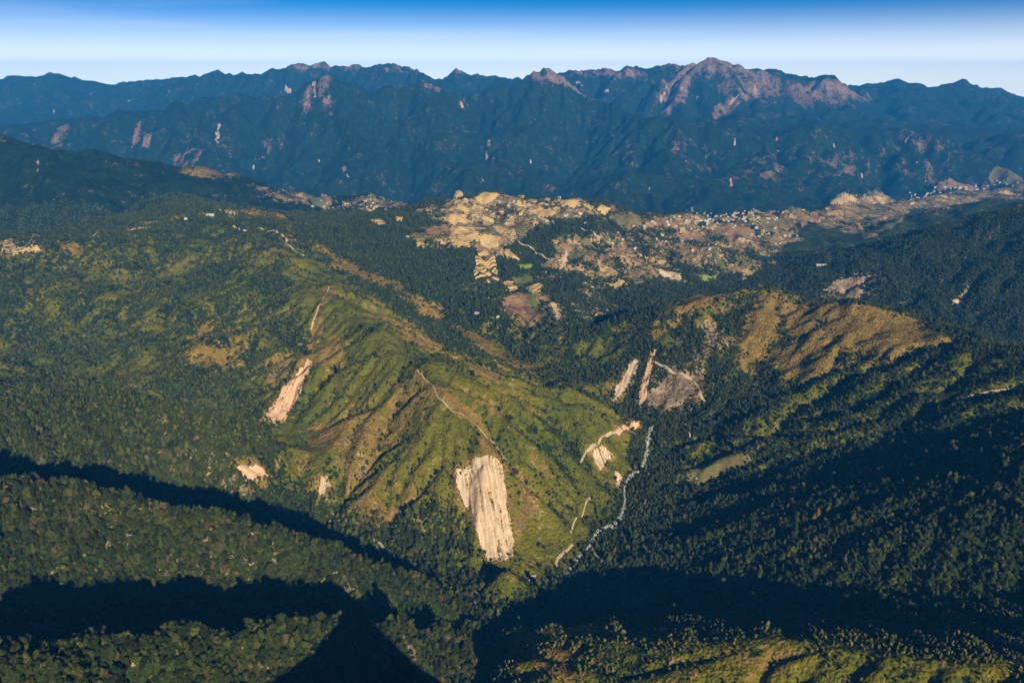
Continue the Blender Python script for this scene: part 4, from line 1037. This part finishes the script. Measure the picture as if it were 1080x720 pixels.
# ------------------------------------------------------------------ trees
def crown_mesh(name, seed, kind):
    r = np.random.default_rng(seed)
    V, F = [], []; nv = 0
    if kind == 'broad':
        nc = int(r.integers(6, 10)); cl = []
        for k in range(nc):
            a = r.uniform(0, 2 * np.pi); rr = r.uniform(0.15, 0.68) if k else 0
            cl.append((np.array([rr * math.cos(a), rr * math.sin(a), r.uniform(0.75, 1.75) - 0.45 * rr + (0.25 if not k else 0)]), r.uniform(0.34, 0.52)))
        nl, ls = 34, 0.17
    elif kind == 'bush':
        cl = [(np.array([r.uniform(-.55, .55), r.uniform(-.55, .55), r.uniform(0.25, 0.55)]), r.uniform(0.35, 0.55)) for k in range(4)]
        nl, ls = 22, 0.24
    else:
        cl = [(np.array([r.uniform(-.06, .06), r.uniform(-.06, .06), 0.45 + 0.36 * k]), 0.62 * (1 - k / 7.5)) for k in range(7)]
        nl, ls = 26, 0.16
    for c, rad in cl:
        v = icv * rad * 0.80 * (1 + 0.18 * r.standard_normal((12, 1))) * np.array([1, 1, 0.85]) + c
        V.append(v); F += [tuple(f + nv) + (-1,) for f in icf]; nv += 12
        d = r.standard_normal((nl, 3)); d[:, 2] = np.abs(d[:, 2]) * 1.1 - 0.35; d /= np.linalg.norm(d, axis=1, keepdims=True)
        p = c + d * rad * r.uniform(0.78, 1.14, (nl, 1)) * np.array([1, 1, 0.9])
        nrm = d + 0.55 * r.standard_normal((nl, 3)); nrm /= np.linalg.norm(nrm, axis=1, keepdims=True)
        t = np.cross(nrm, r.standard_normal((nl, 3))); t /= np.linalg.norm(t, axis=1, keepdims=True); b = np.cross(nrm, t)
        s = ls * r.uniform(0.6, 1.35, (nl, 1))
        q = np.stack([p - t * s, p - b * s * 0.7, p + t * s * 1.05, p + b * s * 0.75], 1).reshape(-1, 3)
        V.append(q); F += [(nv + 4 * k, nv + 4 * k + 1, nv + 4 * k + 2, nv + 4 * k + 3) for k in range(nl)]; nv += 4 * nl
    me = bpy.data.meshes.new(name)
    me.from_pydata(np.concatenate(V).tolist(), [], [tuple(int(i) for i in f if i >= 0) for f in F])
    me.materials.append(M_LEAF)
    return me

def trunk_mesh(name, seed, top):
    r = random.Random(seed)
    vv, ff = [], []
    def limb(p0, p1, r0, r1):
        i0 = len(vv); d = (Vector(p1) - Vector(p0)).normalized(); a = d.orthogonal().normalized(); b = d.cross(a)
        for p, rr in ((p0, r0), (p1, r1)):
            for k in range(6):
                t = k * math.pi / 3; vv.append(tuple(Vector(p) + (a * math.cos(t) + b * math.sin(t)) * rr))
        for k in range(6): ff.append((i0 + k, i0 + (k + 1) % 6, i0 + 6 + (k + 1) % 6, i0 + 6 + k))
    limb((0, 0, -0.5), (0.03, 0.02, 0.6), 0.085, 0.06); limb((0.03, 0.02, 0.6), (0, 0.04, top), 0.06, 0.02)
    for k in range(4):
        a = k * 1.6 + r.random(); limb((0.02, 0.02, 0.5 + 0.12 * k), (0.5 * math.cos(a), 0.5 * math.sin(a), 0.95 + 0.15 * k), 0.04, 0.012)
    me = bpy.data.meshes.new(name); me.from_pydata(vv, [], ff); me.materials.append(M_TRUNK)
    return me

CROWNS = [crown_mesh('crown', 50 + k, 'broad') for k in range(8)] + [crown_mesh('crown', 80 + k, 'conifer') for k in range(2)]
TRUNKS = [trunk_mesh('trunk', 5 + k, 1.6 if k < 8 else 2.4) for k in range(10)]
BUSHES = [crown_mesh('bush', 120 + k, 'bush') for k in range(5)]
def proto_collection(name, sets):
    c = bpy.data.collections.new(name)
    for k, parts in enumerate(sets):
        bm = bmesh.new()
        for p in parts: bm.from_mesh(p)
        me = bpy.data.meshes.new('%s_%02d' % (name, k)); 
        n0 = len(parts[0].polygons)
        bm.to_mesh(me); bm.free()
        for p in parts: me.materials.append(p.materials[0])
        mi = np.zeros(len(me.polygons), np.int32); mi[n0:] = 1 if len(parts) > 1 else 0
        me.polygons.foreach_set('material_index', mi)
        o = bpy.data.objects.new('%s_%02d' % (name, k), me); c.objects.link(o)
    return c
PC_TREE = proto_collection('tree_kinds', [(c, t) for c, t in zip(CROWNS, TRUNKS)])
PC_BUSH = proto_collection('bush_kinds', [(b,) for b in BUSHES])

def scatter_group(coll):
    ng = bpy.data.node_groups.new('scatter_' + coll.name, 'GeometryNodeTree')
    ng.interface.new_socket('Geometry', in_out='INPUT', socket_type='NodeSocketGeometry')
    ng.interface.new_socket('Geometry', in_out='OUTPUT', socket_type='NodeSocketGeometry')
    N_ = ng.nodes; L_ = ng.links
    gi = N_.new('NodeGroupInput'); go = N_.new('NodeGroupOutput')
    ci = N_.new('GeometryNodeCollectionInfo'); ci.inputs[0].default_value = coll
    ci.inputs['Separate Children'].default_value = True; ci.inputs['Reset Children'].default_value = True
    ip = N_.new('GeometryNodeInstanceOnPoints'); ip.inputs['Pick Instance'].default_value = True
    def at(n, t):
        a = N_.new('GeometryNodeInputNamedAttribute'); a.data_type = t; a.inputs['Name'].default_value = n
        return a.outputs['Attribute']
    L_.new(gi.outputs[0], ip.inputs['Points']); L_.new(ci.outputs[0], ip.inputs['Instance'])
    L_.new(at('kind_index', 'INT'), ip.inputs['Instance Index'])
    L_.new(at('turn', 'FLOAT_VECTOR'), ip.inputs['Rotation']); L_.new(at('size', 'FLOAT_VECTOR'), ip.inputs['Scale'])
    L_.new(ip.outputs[0], go.inputs[0])
    return ng
SG_TREE = scatter_group(PC_TREE); SG_BUSH = scatter_group(PC_BUSH)

def scatter(name, P, kidx, turn, size, tint, ng, **props):
    me = bpy.data.meshes.new(name)
    me.vertices.add(len(P)); me.vertices.foreach_set('co', P.astype(np.float32).ravel())
    for nm, t, d in (('kind_index', 'INT', kidx.astype(np.int32)), ('turn', 'FLOAT_VECTOR', turn), ('size', 'FLOAT_VECTOR', size), ('tint', 'FLOAT_COLOR', tint)):
        a = me.attributes.new(nm, t, 'POINT')
        key = {'INT': 'value', 'FLOAT_VECTOR': 'vector', 'FLOAT_COLOR': 'color'}[t]
        a.data.foreach_set(key, d.ravel() if t == 'INT' else d.astype(np.float32).ravel())
    o = link(name, me, None, **props)
    md = o.modifiers.new('scatter', 'NODES'); md.node_group = ng
    return o

def occluded(x, y, z):
    out = np.zeros(len(x), bool)
    for f in np.linspace(0.3, 0.985, 34):
        px, py = x * f, y * f; pz = ZC + (z - ZC) * f
        out |= (py > 345) & (pz < ground(px, py) - 3)
    return out

def candidates(y0, y1, sp):
    out = []
    yy = np.arange(y0, y1, sp)
    for k in range(0, len(yy)):
        h = 0.72 * yy[k] + 130
        x = np.arange(-h, h, sp) + (sp / 2 if k % 2 else 0)
        out.append(np.stack([x, np.full_like(x, yy[k])], 1))
    p = np.concatenate(out)
    p += rng.uniform(-0.42, 0.42, p.shape) * sp
    z = ground(p[:, 0], p[:, 1])
    U, V, _ = project(p[:, 0], p[:, 1], z)
    ok = (U > -70) & (U < 1150) & (V < 775)
    p, z = p[ok], z[ok]
    oc = occluded(p[:, 0], p[:, 1], z + 14)
    return np.concatenate([p, z[:, None]], 1)[~oc]

def free_of(P):
    ok = np.ones(len(P), bool)
    for a in NOTREE:
        if isinstance(a, tuple):
            l = a[1]; w = a[2]
            m = (P[:, 0] > l[:, 0].min() - w) & (P[:, 0] < l[:, 0].max() + w) & (P[:, 1] > l[:, 1].min() - w) & (P[:, 1] < l[:, 1].max() + w)
            ii = np.flatnonzero(m)
            if len(ii): ok[ii[segdist(P[ii, 0], P[ii, 1], l) < w]] = False
        else:
            m = (P[:, 0] > a[:, 0].min()) & (P[:, 0] < a[:, 0].max()) & (P[:, 1] > a[:, 1].min()) & (P[:, 1] < a[:, 1].max())
            ii = np.flatnonzero(m)
            if len(ii): ok[ii[pip(P[ii, 0], P[ii, 1], a)]] = False
    return ok

PAL = np.array([(0.046, 0.062, 0.010), (0.066, 0.076, 0.013), (0.032, 0.046, 0.010), (0.080, 0.076, 0.016), (0.085, 0.070, 0.030), (0.105, 0.086, 0.050), (0.15, 0.095, 0.016), (0.022, 0.032, 0.009)])
def tints(n, pr, bright=1.0):
    t = PAL[rng.choice(len(PAL), n, p=np.array(pr) / sum(pr))] * bright * rng.uniform(0.75, 1.25, (n, 1))
    return np.concatenate([t, np.ones((n, 1))], 1)

TP, TS, TT, TK = [], [], [], []
BP, BS, BT = [], [], []
for (y0, y1, sp) in [(560, 1500, 7.6), (1500, 2700, 7.0), (2700, 4700, 10.5)]:
    P = candidates(y0, y1, sp)
    P = P[free_of(P)]
    dry, lush, farm, rock = cover(P[:, 0], P[:, 1], P[:, 2])
    U, V, _ = project(P[:, 0], P[:, 1], P[:, 2])
    patch = fbm(P[:, 0], P[:, 1], 90, 3, 0.6, 31.0)
    open_ = np.maximum.reduce([dry * 1.1, lush, farm * 1.2, rock * 1.2])
    pt = np.clip(1.0 - 1.25 * np.clip(open_ - 0.12, 0, 1) + 0.5 * patch * (open_ > 0.1), 0, 1)
    tree = rng.random(len(P)) < pt * 0.97
    Pt = P[tree]; n = len(Pt); Ut = U[tree]; Vt = V[tree]; yt = Pt[:, 1]
    s = np.where(Ut < 520, 4.3, 3.6) * np.exp(rng.normal(0, 0.33, n)) * (1 + 0.35 * fbm(Pt[:, 0], Pt[:, 1], 60, 2, 0.5, 61.0))
    s = np.where(yt > 1650, 3.0 * np.exp(rng.normal(0, 0.3, n)), s)
    s = np.where(yt > 2700, 4.6 * rng.uniform(0.7, 1.3, n), s)
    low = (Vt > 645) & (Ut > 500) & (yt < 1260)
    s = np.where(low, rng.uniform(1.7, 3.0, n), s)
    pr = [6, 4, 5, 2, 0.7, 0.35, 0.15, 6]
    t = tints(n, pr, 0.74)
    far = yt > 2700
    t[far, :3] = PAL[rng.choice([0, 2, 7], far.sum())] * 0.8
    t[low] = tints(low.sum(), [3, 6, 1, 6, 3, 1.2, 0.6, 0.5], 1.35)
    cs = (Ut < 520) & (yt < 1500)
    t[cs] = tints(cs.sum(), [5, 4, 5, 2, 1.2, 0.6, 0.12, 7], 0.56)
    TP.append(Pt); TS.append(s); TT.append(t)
    # bushes over the open grass
    pb = np.clip(0.42 + 0.9 * patch, 0.04, 0.8) * (farm < 0.3) * (y0 < 2700)
    bush = (~tree) & (rng.random(len(P)) < pb)
    Pb = P[bush]; n = len(Pb)
    BP.append(Pb); BS.append(rng.uniform(1.0, 2.3, n))
    tb = tints(n, [5, 5, 3, 3, 1.0, 0.4, 0.2, 3])
    dd = dry[bush] > 0.45
    tb[dd] = tints(dd.sum(), [1, 3, 1, 5, 4, 2, 1.5, 1])
    BT.append(tb)
P = candidates(1430, 2450, 4.6)
P = P[free_of(P)]
dry, lush, farm, rock = cover(P[:, 0], P[:, 1], P[:, 2])
patch = fbm(P[:, 0], P[:, 1], 45, 3, 0.6, 51.0)
bush = (np.maximum(dry, lush) > 0.3) & (rng.random(len(P)) < np.clip(0.42 + 1.1 * patch, 0.08, 0.85))
Pb = P[bush]; n = len(Pb); dd = dry[bush] > 0.45
tb = tints(n, [6, 7, 2, 4, 0.6, 0.2, 0.1, 2], 1.15)
tb[dd] = tints(dd.sum(), [1.5, 4, 0.6, 5, 4, 2, 3, 0.6], 1.2)
BP.append(Pb); BS.append(rng.uniform(0.7, 1.7, n) * np.where(rng.random(n) < 0.12, 1.6, 1.0)); BT.append(tb)
TP = np.concatenate(TP); TS = np.concatenate(TS); TT = np.concatenate(TT)
BP = np.concatenate(BP); BS = np.concatenate(BS); BT = np.concatenate(BT)
n = len(TP)
TK = rng.integers(0, 8, n); TK = np.where(rng.random(n) < 0.04, 8 + rng.integers(0, 2, n), TK)
TURN = np.stack([rng.uniform(-0.08, 0.08, n), rng.uniform(-0.08, 0.08, n), rng.uniform(0, 6.283, n)], 1)
SIZE = TS[:, None] * np.stack([rng.uniform(0.85, 1.15, n), rng.uniform(0.85, 1.15, n), rng.uniform(1.0, 1.6, n)], 1)
TP[:, 2] -= 0.35 * TS
print('trees', n, 'bushes', len(BP), round(time.time() - T0, 1))

# the 300 trees that show largest stand as single trees
U, V, DEP = project(TP[:, 0], TP[:, 1], TP[:, 2] + TS * 1.5)
inside = (U > 4) & (U < 1076) & (V > 0) & (V < 716)
vis = inside & ~occluded(TP[:, 0], TP[:, 1], TP[:, 2] + TS * 1.3)
app = np.where(vis, TS / DEP, 0)
top = np.argsort(-app)[:300]
single = np.zeros(n, bool); single[top] = True
for i in top:
    k = int(TK[i]); tint = TT[i]
    tone = 'yellowish' if tint[0] > tint[1] * 1.3 else ('grey-brown' if tint[0] > tint[1] else ('dark green' if tint[1] < 0.05 else 'olive'))
    place = 'in the black shade along the bottom edge left of centre' if (V[i] > 690 and U[i] < 560) else ('on the lowest wooded spur at the bottom left' if (U[i] < 500 and V[i] > 622) else ('on the second wooded spur at left' if U[i] < 500 else ('on the sunlit nose at the bottom centre' if U[i] < 860 else 'on the slope at the bottom right')))
    shape = 'pointed' if k >= 8 else 'rounded'
    big_ = 'large' if TS[i] > 5.4 else ('middling' if TS[i] > 4.4 else 'small')
    third = ['far left', 'left', 'left middle', 'right middle', 'right', 'far right'][min(5, int(U[i] / 180))]
    phrase = '%s %s %s trees %s' % (big_, shape, tone, {'bl': 'in the bottom shade', 'ls': 'on the lowest spur'}.get('bl' if (V[i] > 690 and U[i] < 560) else ('ls' if (U[i] < 500 and V[i] > 622) else ''), 'on the second spur' if U[i] < 500 else 'on the sunlit nose')) + ', ' + third
    root = link('forest_tree', None, category='tree', group='trees ' + place)
    TO_RANK.setdefault(phrase, []).append((U[i], root))
    root.location = TP[i]; root.rotation_euler = TURN[i]; root.scale = SIZE[i]
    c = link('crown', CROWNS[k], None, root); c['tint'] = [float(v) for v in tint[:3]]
    link('trunk', TRUNKS[k], None, root)
rank_labels()
rest = ~single
for name, m_, lab in [('forest', (U < 520) & (TP[:, 1] < 2000), 'dense mixed forest covering the wooded spurs at left'), ('forest', (U >= 520) & (TP[:, 1] < 1270) & (V > 640), 'low mixed wood on the sunlit nose at the bottom'), ('forest', None, 'dark forest on the right slope and the gullies beyond the streams')]:
    if m_ is None: m_ = rest
    m_ = m_ & rest; rest = rest & ~m_
    if m_.sum():
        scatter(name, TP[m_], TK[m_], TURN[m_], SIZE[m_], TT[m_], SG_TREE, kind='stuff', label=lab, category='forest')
nb_ = len(BP)
scatter('shrubs', BP, rng.integers(0, 5, nb_), np.stack([np.zeros(nb_), np.zeros(nb_), rng.uniform(0, 6.28, nb_)], 1), BS[:, None] * np.stack([np.ones(nb_), np.ones(nb_), rng.uniform(0.8, 1.4, nb_)], 1), BT, SG_BUSH, kind='stuff', label='low shrubs dotted over the grassy ridges', category='shrubs')

# ------------------------------------------------------------------ haze
ZTOP = float(max(co_all[np.unique(Q), 2].max(), ZC)) + 15
hb = bpy.data.meshes.new('haze')
R2 = R_ + 200; zb = ZLOW - 1
hb.from_pydata([(-R2, -R2, zb), (R2, -R2, zb), (R2, R2, zb), (-R2, R2, zb), (-R2, -R2, ZTOP), (R2, -R2, ZTOP), (R2, R2, ZTOP), (-R2, R2, ZTOP)], [], [(3, 2, 1, 0), (4, 5, 6, 7), (0, 1, 5, 4), (1, 2, 6, 5), (2, 3, 7, 6), (3, 0, 4, 7)])
hm = bpy.data.materials.new('haze_air'); hm.use_nodes = True
ht = hm.node_tree; ht.nodes.clear()
ho = ht.nodes.new('ShaderNodeOutputMaterial'); hv = ht.nodes.new('ShaderNodeVolumePrincipled')
hv.inputs['Color'].default_value = (0.03, 0.33, 1.0, 1)
hv.inputs['Density'].default_value = 2.6e-5
hv.inputs['Anisotropy'].default_value = -0.12
ht.links.new(hv.outputs[0], ho.inputs['Volume'])
link('haze', hb, hm, kind='stuff', label='thin blue haze filling the valleys', category='haze')
print('done', round(time.time() - T0, 1))
